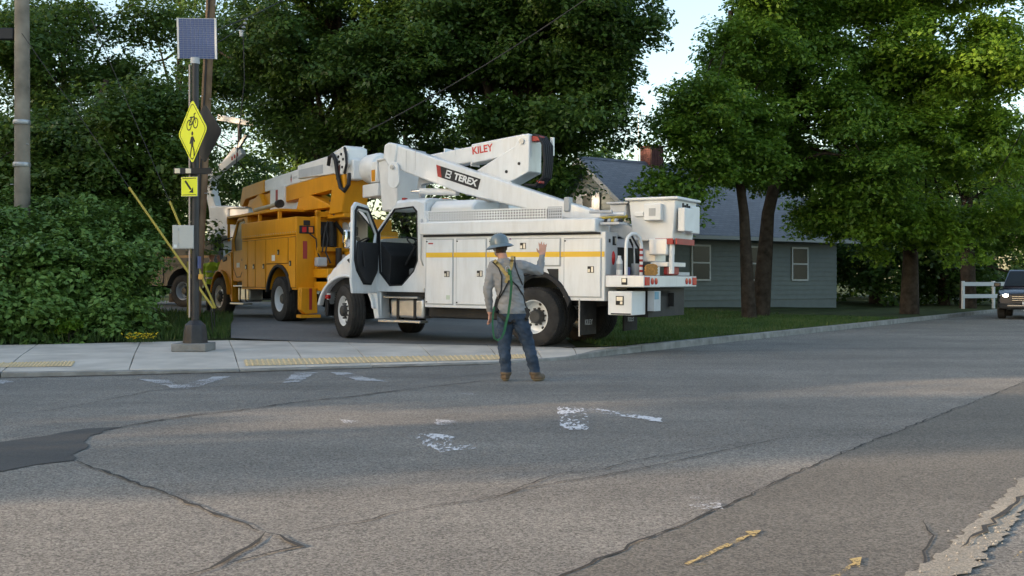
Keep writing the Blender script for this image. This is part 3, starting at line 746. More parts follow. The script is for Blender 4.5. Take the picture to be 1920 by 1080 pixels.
        MB().prism(fa2 + [(4.84+dx,.94),(4.76+dx,1.12),(4.62+dx,1.32),(4.42+dx,1.50),(4.2+dx,1.60)] + fb, .90*s, 1.085*s).build('fender', paint, T, bevel=.06, seg=3)
        lip = [(p[0], p[1]) for p in arc(wx, .53, wr+.005, 175, 8, 16)]; lo = arc(wx, .53, wr+.06, 175, 8, 16)
        MB().prism(lip + lo[::-1], 1.03*s, 1.17*s).build('fender_flare', paint, T, bevel=.02)
        B(wx-.55, wx+.55, .2*s, .98*s, .9, 1.16).build('inner_fender', M['frame'], T)
        MB().ell((4.90+dx, .78*s, 1.16), (.13, .15, .12)).build('headlight', M['lampglass'], T, smooth=True)
        MB().ell((4.70+dx, 1.03*s, 1.12), (.10, .05, .05)).build('turn_lamp', M['orange'], T, smooth=True)
        MB().prism([(3.92+dx,1.50),(4.22+dx,1.46),(4.30+dx,1.54),(4.12+dx,1.61),(3.95+dx,1.60)], 1.082*s, 1.10*s).build('hood_vent', M['frame'], T, bevel=.015)
        wheel(T, wx, 1.02*s, .53, 'front', rimm or M['white'], steer, s < 0)
        B(3.5+dx, 3.62+dx, .95*s, 1.02*s, .42, .95).build('cowl_panel', paint, T, bevel=.02)
        mp = MB().cyl((3.66+dx, 1.03*s, 2.1), (4.12+dx, 1.22*s, 2.0), .018, n=8); mp.cyl((3.66+dx, 1.03*s, 1.75), (4.12+dx, 1.22*s, 1.8), .018, n=8)
        mo = mp.build('mirror_arm', M['black'], T)
        B(4.08+dx, 4.17+dx, 1.18*s, 1.36*s, 1.76, 2.12).build('mirror', M['chrome'] if opened else M['black'], T, bevel=.03)
        B(3.98+dx, 4.05+dx, 1.2*s, 1.34*s, 2.16, 2.26).build('mirror_lamp', M['whitep'], T, bevel=.02)
    bp = MB().prismz([(5.12+dx,-.66),(5.12+dx,.66),(5.0+dx,.92),(4.86+dx,1.06),(4.80+dx,1.04),(4.92+dx,.88),(5.02+dx,.6),(5.02+dx,-.6),(4.92+dx,-.88),(4.80+dx,-1.04),(4.86+dx,-1.06),(5.0+dx,-.92)], .40, .74); bp.build('bumper', M['black'] if opened else M['steel'], T, bevel=.03)
    gr = MB(); gr.box(5.0+dx, 5.07+dx, -.52, .52, .84, 1.28); gg = gr.build('grille', M['frame'], T, bevel=.02)
    gs = MB()
    for k in range(6): gs.box(5.065+dx, 5.08+dx, -.5, .5, .87+k*.07, .895+k*.07)
    gs.build('grille_bars', M['chrome'], gg)['kind'] = 'stuff'
    B(4.78+dx, 4.86+dx, 1.0, 1.09, .76, .84).build('marker_lamp', M['red'], T, bevel=.015)
    # chassis
    ch = MB()
    for s in (1, -1): ch.box(-2.0, 5.0+dx, .36*s, .44*s, .72, .96)
    ch.box(wx-.1, wx+.1, -.95, .95, .47, .60); ch.cyl((0, -.95, .53), (0, .95, .53), .09); ch.ell((0, 0, .53), (.25, .2, .22))
    ch.box(3.4+dx, 4.9+dx, -.36, .36, .55, 1.15); ch.cyl((0, 0, .55), (3.4+dx, 0, .72), .05)
    ch.box(-1.9, 3.4, -.36, .36, .9, 1.0)
    ch.build('chassis', M['frame'], T)
    # fuel tank with steps
    tk = MB().prism([(2.47+dx,.42),(3.28+dx,.42),(3.28+dx,.80),(2.47+dx,.80)], .62, 1.02).build('fuel_tank', M['steel'], T, bevel=.06, seg=3)
    for xx in (2.68, 3.08): B(xx-.03+dx, xx+.03+dx, .61, 1.032, .41, .812).build('tank_strap', M['black'], tk)
    B(2.45+dx, 3.45+dx, .92, 1.17, .34, .385).build('step', M['steel'], T, bevel=.008); B(2.55+dx, 3.35+dx, .92, 1.12, .80, .835).build('step', M['steel'], T, bevel=.008)
    B(2.5+dx, 3.4+dx, .6, .98, .84, .92).build('cab_sill', M['frame'], T)
    B(2.47+dx, 3.28+dx, -1.02, -.62, .42, .80).build('battery_box', M['steel'], T, bevel=.04)
    return cb

# ---------------------------------------------------------------- the white truck
WT = empty('bucket_truck', (0.9756, 18.9435, 0.095), R(149.059), 'white bucket truck with yellow stripe and open door, parked behind the waving worker', 'truck')
WT.rotation_euler = (0, -0.0085, R(149.059))
cab(WT, M['white'], 0.0, True, M['white'], 4.28, steer=R(-29))
for s in (1, -1):
    wheel(WT, 0, 1.06*s, .53, 'rear', M['white'], 0, s < 0); wheel(WT, 0, .74*s, .53, 'rear', M['white'], 0, s < 0)
    side = [(2.33,.65)] + [(.71,.65)] + arc(0, .55, .72, 9, 157, 16)[0:] + [(-1.38,.83),(-1.38,2.0),(2.33,2.0)]
    MB().prism(side, .72*s, 1.19*s).build('side_compartment', M['white'], WT, bevel=.008)
    MB().prism(arc(0, .55, .715, 2, 168, 18) + arc(0, .55, .80, 2, 160, 18)[::-1], 1.15*s, 1.235*s).build('fender_flare', M['seal'], WT, bevel=.012)
    B(.78, 2.42, .42*s, .95*s, .44, .66).build('under_skirt', M['frame'], WT, bevel=.03)
    B(-.8, .8, .40*s, 1.0*s, 1.24, 1.28).build('wheel_well', M['frame'], WT)
    B(-1.24, 2.41, .70*s, 1.27*s, 1.995, 2.225).build('top_rail', M['white'], WT, bevel=.02)
    B(-1.3, 2.36, .705*s, 1.215*s, 1.955, 1.992).build('rail_gasket', M['seal'], WT)
def comp_door(x0, x1, z0, z1, latch, hinge=None):
    B(min(x0,x1)-.018, max(x0,x1)+.018, 1.188, 1.194, z0-.018, z1+.018).build('door_gasket', M['grey'], WT)
    dr = B(x0, x1, 1.19, 1.212, z0, z1).build('compartment_door', M['white'], WT, bevel=.006)
    if z0 < 1.55 < z1: B(x0, x1, 1.205, 1.2145, 1.575, 1.665).build('reflective_stripe', M['stripe'], dr)
    lx, lz = latch
    lt = B(lx-.06, lx+.06, 1.205, 1.220, lz-.055, lz+.055).build('latch', M['frame'], dr, bevel=.005)
    B(lx-.052, lx-.012, 1.215, 1.226, lz-.045, lz+.045).build('paddle', M['steel'], lt); B(lx+.012, lx+.052, 1.215, 1.226, lz-.045, lz+.01).build('paddle', M['steel'], lt)
    hg = MB()
    for zz in (z0+.03, z1-.03): hg.box(max(x0,x1)-.03, max(x0,x1)-.005, 1.21, 1.224, zz-.012, zz+.012)
    hg.build('hinge_bolts', M['frame'], dr)['kind'] = 'stuff'
comp_door(2.29, 1.70, .72, 1.90, (1.82, 1.27)); comp_door(1.61, .98, .72, 1.90, (1.10, 1.28))
comp_door(.90, -.53, 1.43, 1.89, (.20, 1.77)); comp_door(-.62, -1.31, .90, 1.88, (-1.13, 1.36))
for x0, x1 in ((1.685, 1.625), (.965, .915), (-.545, -.605), (-1.325, -1.375)):
    B(x0, x1, 1.185, 1.1965, 1.575, 1.665).build('reflective_stripe', M['stripe'], WT)
MB().prism([(-.27,1.37),(-.50,1.37),(-.50,1.10),(-.42,1.10)], 1.18, 1.194).build('vent_opening', M['frame'], WT)
st = B(2.25, 2.12, 1.211, 1.2145, 1.76, 1.85).build('warning_sticker', M['whitep'], WT)
B(2.24, 2.13, 1.2135, 1.2155, 1.82, 1.845).build('sticker_band', M['redpaint'], st)
B(1.83, 1.75, 1.211, 1.2145, .80, .88).build('sticker', mat('pale green sticker', (.55,.62,.5), .6), WT)
# perforated guard: a lattice with real holes
def lattice(x0, x1, z0, z1, nx, nz, y):
    mb = MB(); xs = []; zs = []
    for i in range(nx): a = x0+(x1-x0)*i/nx; w_ = (x1-x0)/nx; xs += [a, a+w_*.45]
    xs += [x1, x1+(x1-x0)/nx*.45]
    for j in range(nz): a = z0+(z1-z0)*j/nz; w_ = (z1-z0)/nz; zs += [a, a+w_*.45]
    zs += [z1, z1+(z1-z0)/nz*.45]; n = len(zs)
    vs = [(x, y, z) for x in xs for z in zs]; f = []
    for i in range(len(xs)-1):
        for j in range(n-1):
            if i % 2 == 1 and j % 2 == 1: continue
            f.append((i*n+j, (i+1)*n+j, (i+1)*n+j+1, i*n+j+1))
    return mb.add(vs, f)
def guard(x0, x1, z0, z1, nx, m):
    o = lattice(x0, x1, z0, z1, nx, 4, 1.16).build('perforated_guard', m, WT)
    so = o.modifiers.new('s', 'SOLIDIFY'); so.thickness = .006
    return o
guard(-.24, 2.33, 2.228, 2.42, 46, M['white']); guard(-.55, -.28, 2.228, 2.43, 6, M['panelgrey'])
B(-1.2, 2.3, .95, 1.10, 2.226, 2.25).build('tool_tray', M['panelgrey'], WT); B(-.5, 2.34, 1.06, 1.09, 2.252, 2.42).build('guard_shade_panel', M['frame'], WT)  # black panel added to stand in for shade behind the guard's holes
dk = MB(); dk.box(-1.38, 2.33, -.715, .715, 1.22, 1.28); dk.box(2.30, 2.36, -1.19, 1.19, 1.0, 2.3); dk.build('deck', M['whitep'], WT)
# tail
B(-1.398, -1.38, .725, 1.185, 1.27, 1.995).build('tail_panel', M['panelgrey'], WT, bevel=.004)
tl = B(-1.41, -1.396, .80, .93, 1.78, 1.93).build('latch', M['frame'], WT, bevel=.004); B(-1.42, -1.409, .82, .87, 1.80, 1.91).build('paddle', M['steel'], tl)
B(-1.41, -1.396, 1.03, 1.08, 1.82, 1.88).build('lock', M['frame'], WT)
MB().ell((-1.40, .90, 1.56), (.03, .055, .12)).build('tail_lamp', M['red'], WT, smooth=True)
ts = B(-2.10, -1.40, -1.2, 1.2, 1.07, 1.262).build('tail_shelf', M['white'], WT, bevel=.01)
B(-2.10, -1.40, -1.18, 1.18, 1.262, 1.268).build('shelf_mat', mat('rusty mat', (.18,.07,.045), .9), ts)
lt = B(-1.80, -1.70, 1.2, 1.212, 1.11, 1.22).build('latch', M['frame'], ts); B(-1.785, -1.715, 1.208, 1.218, 1.15, 1.21).build('paddle', M['steel'], lt)
for i, yy in enumerate((1.08, .86, .70, -.70, -.86, -1.08)):
    if i in (0, 5): B(-2.118, -2.098, yy-.09, yy+.09, 1.10, 1.24).build('tail_lamp', M['red'], WT, bevel=.008)
    else: MB().lathe([(.055,0),(.055,-.012),(0,-.016)], 16, (-2.10, yy, 1.17), 'x').build('tail_lamp', M['red'], WT, smooth=True)
bx = B(-1.88, -1.44, .62, 1.18, .60, 1.0).build('drop_box', M['whitep'], WT, bevel=.012)
lt = B(-1.73, -1.59, 1.178, 1.192, .77, .92).build('latch', M['frame'], bx); B(-1.715, -1.605, 1.188, 1.198, .84, .905).build('paddle', M['steel'], lt); B(-1.715, -1.67, 1.188, 1.198, .785, .83).build('paddle', M['steel'], lt)
B(-1.86, -1.5, 1.178, 1.19, .612, .632).build('hinge', M['frame'], bx)
B(-1.9, -1.5, -1.1, .55, .55, 1.05).build('rear_frame', M['frame'], WT); B(-2.02, -1.9, .30, .58, .66, 1.0).build('hitch_plate', M['panelgrey'], WT)
B(-2.03, -2.02, .40, .56, .86, .99).build('licence_plate', mat('blue plate', (.12,.30,.42), .4), WT)
for yy in (.88, -.88):
    mf = B(-.93, -.90, yy-.30, yy+.30, .24, .86).build('mud_flap', M['rubber'], WT)
    sd_ = 1
    e = Matrix(((0,0,-1,-.934),(-1,0,0,yy),(0,1,0,.45),(0,0,0,1)))
    lettering('KILEY', .13, M['grey'], mf, e, .002, 0.002, sx=.9)
B(-.92, -.90, 1.17, 1.20, .22, .86).build('flap_bracket', M['galv'], WT)
rl = MB().tube([(-1.72,1.08,1.26),(-1.72,1.08,1.78),(-1.735,1.055,1.90),(-1.77,.97,1.965),(-1.80,.87,1.965),(-1.835,.78,1.90),(-1.85,.75,1.78),(-1.85,.75,1.26)], .03, 10).build('grab_rail', M['white'], WT, smooth=True)
for k in range(5): MB().cyl((-1.85,.75,1.32+k*.09), (-1.85,.75,1.36+k*.09), .033, n=10).build('rail_band', M['redpaint'], rl)
rp = MB()
for k in range(9):
    r0 = .10+.012*math.sin(k*2.1); pts = [(-1.98+r0*.5*math.cos(t), .62+r0*1.3*math.cos(t+.3)*1.0, 1.42-.016*k+r0*.35*math.sin(t)) for t in [6.283*i/14 for i in range(15)]]
    rp.tube(pts, .012, 5)
rp.build('rope_coil', mat('orange rope', (.60,.30,.08), .8, var=.3, scale=20), WT)
cn = MB().lathe([(.055,1.27),(.055,1.50),(.03,1.56),(.03,1.60),(0,1.60)], 14, (-1.53,.93,0), 'z').build('bottle', M['whitep'], WT, smooth=True); MB().lathe([(.058,1.36),(.058,1.46)], 14, (-1.53,.93,0), 'z').build('bottle_label', M['grey'], cn)
MB().lathe([(.04,1.27),(.045,1.40),(0,1.41)], 12, (-1.62,.78,0), 'z').build('can', mat('blue can', (.10,.12,.30), .4), WT, smooth=True)
MB().lathe([(.08,1.27),(.085,1.47),(0,1.47)], 14, (-1.68,.58,0), 'z').build('tub', M['grey'], WT, smooth=True)
MB().cyl((-1.66,.60,1.45), (-1.62,.55,1.95), .014, n=8).build('rod', M['galv'], WT)
md = MB(); md.box(-1.40, -1.30, -.7, .7, 1.28, 1.75); md.tube([(-1.45,.3,1.3),(-1.6,.1,1.6),(-1.75,.1,1.75),(-1.9,.0,1.7)], .05, 8); md.tube([(-1.5,.45,1.9),(-1.62,.4,1.6),(-1.55,.35,1.3)], .02, 6); md.tube([(-1.6,.6,1.95),(-1.7,.5,1.72),(-1.62,.3,1.5),(-1.7,.1,1.35)], .018, 6)
md.build('hydraulic_lines', M['frame'], WT)
for k in range(1): B(-2.08+k*.0, -1.9, -.9+.02*k, -.1, 1.27+k*.14, 1.33+k*.14).build('outrigger_pad', M['panelgrey'], WT)
B(-2.12, -2.06, -.3, .28, 1.28, 1.48).build('red_case', M['redpaint'], WT, bevel=.02)
# bucket platform
bk = MB(); L0 = [(-1.56,.46),(-2.30,.46),(-2.30,-.46),(-1.56,-.46)]; L1 = [(-1.50,.5),(-2.36,.5),(-2.36,-.5),(-1.50,-.5)]
vs = [(x, y, 1.86) for x, y in L0] + [(x, y, 2.56) for x, y in L1] + [(x*.0+x+(.04 if x < -1.9 else -.04), y*.92, 2.56) for x, y in L1] + [(x+(.04 if x < -1.9 else -.04), y*.92, 1.92) for x, y in L0]
f = [(0,3,2,1)] + [(i, (i+1) % 4, 4+(i+1) % 4, 4+i) for i in range(4)] + [(4+i, 4+(i+1) % 4, 8+(i+1) % 4, 8+i) for i in range(4)] + [(8+i, 8+(i+1) % 4, 12+(i+1) % 4, 12+i) for i in range(4)] + [(12,13,14,15)]
bk.add(vs, f); bko = bk.build('bucket', M['whitep'], WT, bevel=.03)
MB().ring([(-1.44,-.55),(-2.42,-.55),(-2.42,.55),(-1.44,.55)], [(-1.54,-.46),(-2.32,-.46),(-2.32,.46),(-1.54,.46)], 2.555, 2.605).xf(Matrix(((1,0,0,0),(0,0,1,0),(0,1,0,0),(0,0,0,1)))).build('bucket_rim', M['whitep'], bko, bevel=.015)
cbx = B(-1.82, -2.14, .49, .60, 2.20, 2.49).build('control_box', M['whitep'], bko, bevel=.02); B(-1.92, -2.04, .595, .606, 2.28, 2.41).build('control_panel', M['grey'], cbx)
B(-1.62, -1.78, .49, .52, 2.28, 2.36).build('side_step', M['whitep'], bko, bevel=.01)
th = B(-2.37, -2.50, .02, .42, 2.02, 2.42).build('tool_holder', M['whitep'], bko, bevel=.015)
for k in range(4): MB().cyl((-2.44, .07+k*.095, 2.2), (-2.44, .07+k*.095, 2.47+.03*(k % 2)), .018, n=8).build('tool', M['frame'], th)
B(-2.37, -2.44, -.45, -.06, 2.0, 2.48).build('tool_pouch', M['whitep'], bko, bevel=.02)
B(-2.372, -2.362, -.40, -.18, 2.12, 2.18).build('decal', M['grey'], bko)
mt = MB(); mt.box(-1.86, -2.20, .1, .47, 1.62, 1.9); mt.box(-1.70, -1.95, -.1, .35, 1.50, 1.72); mt.prism([(-1.0,2.28),(-1.3,2.2),(-1.95,1.75),(-1.85,1.6),(-1.2,1.95),(-1.0,2.05)], .05, .22); mt.build('bucket_mount', M['white'], WT, bevel=.02)
rb = B(-2.30, -1.98, .40, .465, 1.80, 1.90).build('strap', M['redpaint'], bko); 
B(-2.33, -2.36, -.4, .42, 1.80, 1.90).build('strap', M['redpaint'], bko)
MB().cyl((-2.25, .38, 1.82), (-2.25, .38, 1.30), .045, n=12).build('support_post', M['whitep'], WT, smooth=True); B(-2.18, -1.9, -.45, .38, 1.42, 1.50).build('support_beam', M['white'], WT, bevel=.01)
tb = MB(); tb.prismz([(-1.10,.05),(-1.42,.05),(-1.42,.42),(-1.10,.42)], 2.29, 2.52); tb.build('tool_tub', M['panelgrey'], WT, bevel=.02); B(-1.05, -1.47, .0, .47, 2.515, 2.55).build('tub_lid', M['panelgrey'], WT, bevel=.01)
# booms
A = [(3.84,3.66),(3.80,3.80),(3.72,3.86),(3.45,3.80),(1.07,3.01),(-.55,2.49),(-1.16,2.30),(-1.16,2.17),(-.6,2.2),(1.2,2.62),(2.05,2.83),(3.40,3.30),(3.70,3.46)]
ub = MB().prism(A, .15, .50).build('upper_boom', M['white'], WT, bevel=.03, seg=3)
MB().prism([(3.86,3.60),(3.83,3.84),(3.72,3.89),(3.50,3.84),(3.56,3.40),(3.74,3.42)], .12, .53).build('elbow_cap', M['white'], WT, bevel=.03)
capz = [(3.565+.13*math.cos(t), 3.36+.13*math.sin(t)) for t in [math.pi*i/10 for i in range(11)]] + [(3.555+.145*math.cos(t), 3.11+.15*math.sin(t)) for t in [math.pi+math.pi*i/10 for i in range(11)]]
lk = MB().prism(capz, .53, .58).build('link_plate', M['white'], WT, bevel=.01)
MB().cyl((3.57,.55,3.38), (3.57,.62,3.38), .045, n=12).build('pivot_pin', M['galv'], lk, smooth=True)
for xx in (3.30, 3.08): B(xx-.004, xx+.004, .148, .503, 3.3, 3.70).build('boom_band', M['grey'], ub)
# maker's plate on the boom
lg = MB(); an = math.atan(.315)
lgM = frame_side(2.03, .503, 3.105, -an)
lg.add([(-.48,-.105,0),(.47,-.105,0),(.47,.105,0),(-.58,.105,0)], [(0,1,2,3)]).add([(-.48,-.105,.004),(.47,-.105,.004),(.47,.105,.004),(-.58,.105,.004)], [(0,1,2,3)]); lg.xf(lgM)
lgo = lg.build('maker_plate', M['black'], ub)
MB().add([(-.60,.105,.006),(-.50,.105,.006),(-.40,-.105,.006),(-.50,-.105,.006)], [(0,1,2,3)]).xf(lgM).build('red_flash', M['redpaint'], lgo)
lettering('TEREX', .175, M['white'], lgo, frame_side(2.03, .506, 3.105, -an) @ Matrix.Translation((.14, 0, .003)), .002, .006, sx=1.05)
em = MB()
for (x0, y0, x1, y1) in ((-.33,.05,-.20,.075),(-.33,-.075,-.20,-.05),(-.33,-.012,-.22,.012),(-.33,-.075,-.305,.075),(-.225,-.075,-.20,-.012),(-.225,.012,-.20,.075)):
    em.add([(x0,y0,.006),(x1,y0,.006),(x1,y1,.006),(x0,y1,.006)], [(0,1,2,3)])
em.xf(lgM).build('emblem', M['white'], lgo)
B1 = [(3.55,3.64),(2.14,3.79),(2.14,3.47),(3.40,3.34)]
B2 = [(2.14,3.82),(1.2,3.92),(.84,3.95),(.82,3.62),(1.3,3.55),(2.14,3.44)]
MB().prism(B1, -.38, -.10).build('boom_insulator', M['whitep'], WT, bevel=.03)
lb = MB().prism(B2, -.42, -.06).build('lower_boom', M['white'], WT, bevel=.02)
for xx in (2.55, 2.80, 2.16): B(xx-.012, xx+.012, -.385, -.095, 3.40, 3.78).build('bolt_band', M['whitep'], lb)
lettering('KILEY', .20, mat('red lettering', (.60,.05,.04), .5), lb, frame_side(1.88, -.055, 3.70, math.atan(.10)), .002, .004, sx=.95)
rs = MB().prism([(.80,3.93),(.80,3.22),(1.30,3.0),(1.22,2.30),(1.98,2.30),(2.02,3.28),(1.12,3.72),(.98,3.94)], -.50, -.02).build('riser', M['white'], WT, bevel=.02)
MB().cyl((.96,-.02,3.80), (.96,.01,3.80), .055, n=14).build('pivot_pin', M['galv'], rs, smooth=True)
for px, pz in ((1.02,3.38),(1.30,3.24)): MB().cyl((px,-.02,pz), (px,-.008,pz), .03, n=10).build('bolt', M['frame'], rs)
hs = MB()
for k in range(5):
    hs.tube([(.78,-.12-.07*k,3.92),(.66,-.12-.07*k,3.90),(.56-.01*k,-.12-.07*k,3.72),(.52,-.12-.07*k,3.40),(.55,-.12-.07*k,3.12),(.72,-.12-.07*k,2.96),(.95,-.12-.07*k,2.98)], .028, 7)
hs.build('hose_bundle', M['seal'], WT, smooth=True)
B(.62, .80, -.30, -.10, 3.80, 3.90).build('hose_clamp', M['redpaint'], WT, bevel=.01); B(.52, .58, -.50, -.44, 3.55, 3.90).build('elbow_bracket', M['white'], WT)
B(.60, .68, -.26, -.10, 3.0, 3.05).build('hose_clamp', M['redpaint'], WT, bevel=.01)
MB().cyl((3.28,.34,2.90), (3.05,.34,2.90), .035, n=12).build('cylinder_rod', M['chrome'], WT, smooth=True)
MB().cyl((3.06,.34,2.90), (2.18,.34,2.85), .065, n=16).build('boom_cylinder', M['whitep'], WT, smooth=True)
lkk = MB(); lkk.prism([(3.30,2.98),(3.25,2.80),(3.18,2.80),(3.20,3.05),(2.6,3.14),(2.3,3.0),(2.12,2.80),(2.04,2.84),(2.28,3.08),(2.6,3.22),(3.25,3.28)], .0, .14); lkk.build('boom_linkage', M['panelgrey'], WT, bevel=.01)
tu = MB(); tu.lathe([(.42,1.28),(.42,1.9),(.36,2.0),(.36,2.12),(.50,2.14),(.50,2.24),(.0,2.24)], 24, (1.6,-.2,0), 'z'); tu.build('turret', M['white'], WT, smooth=True)
bb = MB(); bb.box(1.1, 2.1, -.5, .45, 2.24, 2.34); bb.prism([(1.6,2.3),(2.35,2.3),(2.35,2.62),(1.9,2.66)], -.3, .35); bb.cyl((1.0,.2,2.3),(0.3,.2,2.42), .06); bb.build('turret_base', M['panelgrey'], WT, bevel=.01)
fr = MB().prismx([(-.92,2.36),(.92,2.36),(.92,2.54),(.76,2.66),(-.76,2.66),(-.92,2.54)], 1.45, 2.41).build('boom_rest', M['whitep'], WT, bevel=.04)
MB().cyl((2.9,-.3,2.72), (2.9,-.3,2.80), .07, n=12).build('beacon', M['orange'], WT); B(3.0, 3.06, .85, .95, 2.69, 2.73).build('clearance_lamp', M['redpaint'], WT)
clip = B(-.36, -.24, .40, .54, 2.40, 2.66).build('boom_clamp', M['grey'], WT, bevel=.02)
pn = MB(); pn.tube([(2.50,1.07,2.3),(2.47,1.13,2.2),(2.47,1.13,1.55),(2.44,1.10,1.42)], .014, 8); pn.build('grab_handle', M['steel'], WT, smooth=True)
for k, (xa, ya, ln) in enumerate(((-.6,.6,.9),(-.7,.78,.8),(-.55,.9,.75))): MB().cyl((xa-.4,ya,2.26+.05*k), (xa-.4-ln*.6,ya+.05,2.28+.03*k), .03, n=8).build('pole_tool', [M['guard'], M['whitep'], M['grey']][k], WT)
ao = B(-1.26, -1.62, .82, 1.15, 2.12, 2.16).build('tool_ledge', M['panelgrey'], WT); 
for k in range(5): MB().ell((-1.3-.065*k, .98+.04*math.sin(k*3), 2.19), (.04,.05,.04), 8, 6).build('fitting', [M['frame'], M['galv'], M['guard'], M['galv'], M['frame']][k], ao, smooth=True)
# ---------------------------------------------------------------- the yellow truck
YT = empty('bucket_truck', (-4.461, 24.62, .305), R(124.31), 'orange yellow bucket truck with white boom parked ahead of the white truck', 'truck')
AM = M['amber']
cab(YT, AM, 0.05, False, M['white'], 4.42, steer=R(4))
for s in (1, -1):
    wheel(YT, 0, 1.06*s, .53, 'rear', M['white'], 0, s < 0); wheel(YT, 0, .74*s, .53, 'rear', M['white'], 0, s < 0)
    side = [(2.52,.74),(.70,.74)] + arc(0, .55, .72, 16, 164, 16) + [(-1.05,.75),(-1.05,2.0),(2.52,2.0)]
    MB().prism(side, .72*s, 1.19*s).build('side_compartment', AM, YT, bevel=.008)
    B(-1.05, 2.50, .70*s, 1.215*s, 2.003, 2.40).build('upper_compartment', AM, YT, bevel=.015)
    MB().prism(arc(0, .55, .715, 10, 170, 18) + arc(0, .55, .79, 10, 166, 18)[::-1], 1.15*s, 1.235*s).build('fender_flare', M['seal'], YT, bevel=.012)
for (x0, x1, z0, z1, lx, lz) in ((2.46,2.08,.80,1.94,2.16,1.3),(2.03,1.55,.80,1.94,1.62,1.3),(1.5,.86,.80,1.94,.95,1.3),(.80,-.55,1.36,1.94,.0,1.62),(-.62,-1.0,.80,1.94,-.72,1.35)):
    B(x1-.015, x0+.015, 1.188, 1.194, z0-.015, z1+.015).build('door_gasket', mat('amber gap', (.20,.085,.01), .7), YT)
    dr = B(x0, x1, 1.19, 1.210, z0, z1).build('compartment_door', AM, YT, bevel=.006)
    lt = B(lx-.05, lx+.05, 1.206, 1.218, lz-.06, lz+.06).build('latch', M['frame'], dr); B(lx-.01, lx+.04, 1.214, 1.224, lz-.045, lz+.02).build('paddle', M['steel'], lt)
rv = MB()
for k in range(24): rv.ell((2.4-k*.15, 1.217, 2.06), (.014,.006,.014), 6, 4)
rv.build('bolt_row', M['galv'], YT)['kind'] = 'stuff'
B(.42, .22, 1.209, 1.213, 1.42, 1.56).build('sticker', M['whitep'], YT)
B(3.28, 3.06, 1.058, 1.064, 1.30, 1.42).build('door_plate', M['whitep'], YT)
B(-.98, 2.45, -.7, .7, 1.22, 1.3).build('deck', AM, YT)
# rear end
B(-1.068, -1.05, .72, 1.20, .76, 2.40).build('rear_panel', AM, YT, bevel=.006); B(-1.068, -1.05, -1.20, -.72, .76, 2.40).build('rear_panel', AM, YT, bevel=.006)
lc = B(-1.09, -1.066, .78, 1.14, 2.02, 2.20).build('lamp_cluster', M['black'], YT, bevel=.01); B(-1.10, -1.088, .98, 1.08, 2.05, 2.17).build('tail_lamp', M['red'], lc); B(-1.10, -1.088, .82, .92, 2.05, 2.17).build('turn_lamp', M['orange'], lc)
B(-1.09, -1.066, .88, 1.04, 2.21, 2.32).build('work_lamp', M['black'], YT, bevel=.02)
B(-1.075, -1.066, .95, 1.05, 1.45, 1.85).build('reflector_strip', M['redpaint'], YT)
tlt = B(-1.85, -1.07, -1.15, .80, 1.02, 1.22).build('tail_platform', AM, YT, bevel=.015)
B(-1.862, -1.85, .15, .60, 1.08, 1.15).build('reflector_strip', M['redpaint'], tlt); B(-1.862, -1.85, -.5, -.1, 1.08, 1.15).build('reflector_strip', M['redpaint'], tlt)
B(-1.86, -1.07, -1.10, .78, .72, .93).build('rear_bumper', AM, YT, bevel=.015)
MB().lathe([(.09,0),(.09,-.02),(0,-.025)], 16, (-1.862,.30,.82), 'x').build('tail_lamp', M['red'], YT, smooth=True)
og = MB(); og.prismx([(1.18,.80),(.80,.80),(.78,.22),(1.08,.20),(1.18,.30)], -1.28, -1.06); ogo = og.build('outrigger', AM, YT, bevel=.02); B(-1.30, -1.05, .72, 1.20, .12, .19).build('outrigger_foot', AM, ogo); B(-1.285, -1.28, .92, .99, .3, .78).build('reflector_strip', M['redpaint'], ogo)
og = MB(); og.prismx([(-1.18,.80),(-.80,.80),(-.78,.22),(-1.08,.20),(-1.18,.30)], -1.28, -1.06); og.build('outrigger', AM, YT, bevel=.02)
MB().cyl((-1.4,.55,.7), (-1.4,.55,.15), .06, n=10).build('jack', M['galv'], YT, smooth=True)
fm = MB(); 
for yy in (.72, .18, -.5): fm.box(-1.20, -1.08, yy-.05, yy+.05, 1.22, 2.55)
fm.box(-1.20, -1.08, -.55, .77, 2.40, 2.52); fm.box(-1.22, -1.07, -.55, .77, 1.62, 1.72)
fm.build('rear_frame', AM, YT, bevel=.01)
B(-1.05, -.98, -.71, .71, 1.3, 2.45).build('bulkhead', AM, YT, bevel=.01); B(-1.5, -1.1, -1.15, -.45, 1.22, 2.1).build('tool_locker', AM, YT, bevel=.02); B(-1.75, -1.25, -.40, .12, 1.22, 1.62).build('winch_bed', AM, YT, bevel=.02)
cl = MB(); cl.cyl((-1.25,.44,1.75), (-1.25,.44,2.3), .05); cl.cyl((-1.3,.28,1.3),(-1.3,.28,1.7), .07); cl.box(-1.35,-1.2,-.35,.05,1.3,1.6); cl.tube([(-1.3,.62,2.2),(-1.38,.58,1.9),(-1.3,.6,1.6),(-1.35,.5,1.35)], .02, 6); cl.tube([(-1.3,.55,2.3),(-1.36,.66,2.0),(-1.3,.68,1.6)], .018, 6); cl.build('rear_fittings', M['frame'], YT, smooth=True)
MB().lathe([(.24,-.06),(.24,-.02),(.10,-.02),(.10,.12),(.24,.12),(.24,.16),(0,.16)], 20, (-1.3,-.02,2.05), 'y').build('hose_reel', M['panelgrey'], YT, smooth=True)
MB().cyl((-1.6,.0,1.78), (-1.6,-.28,1.78), .15, n=16).build('winch_drum', M['galv'], YT, smooth=True)
B(-1.45, -1.25, .62, .86, 1.27, 1.48).build('vise', M['grey'], YT, bevel=.03)
B(-1.32, -1.30, .05, .2, 1.42, 1.55).build('plate', M['panelgrey'], YT)
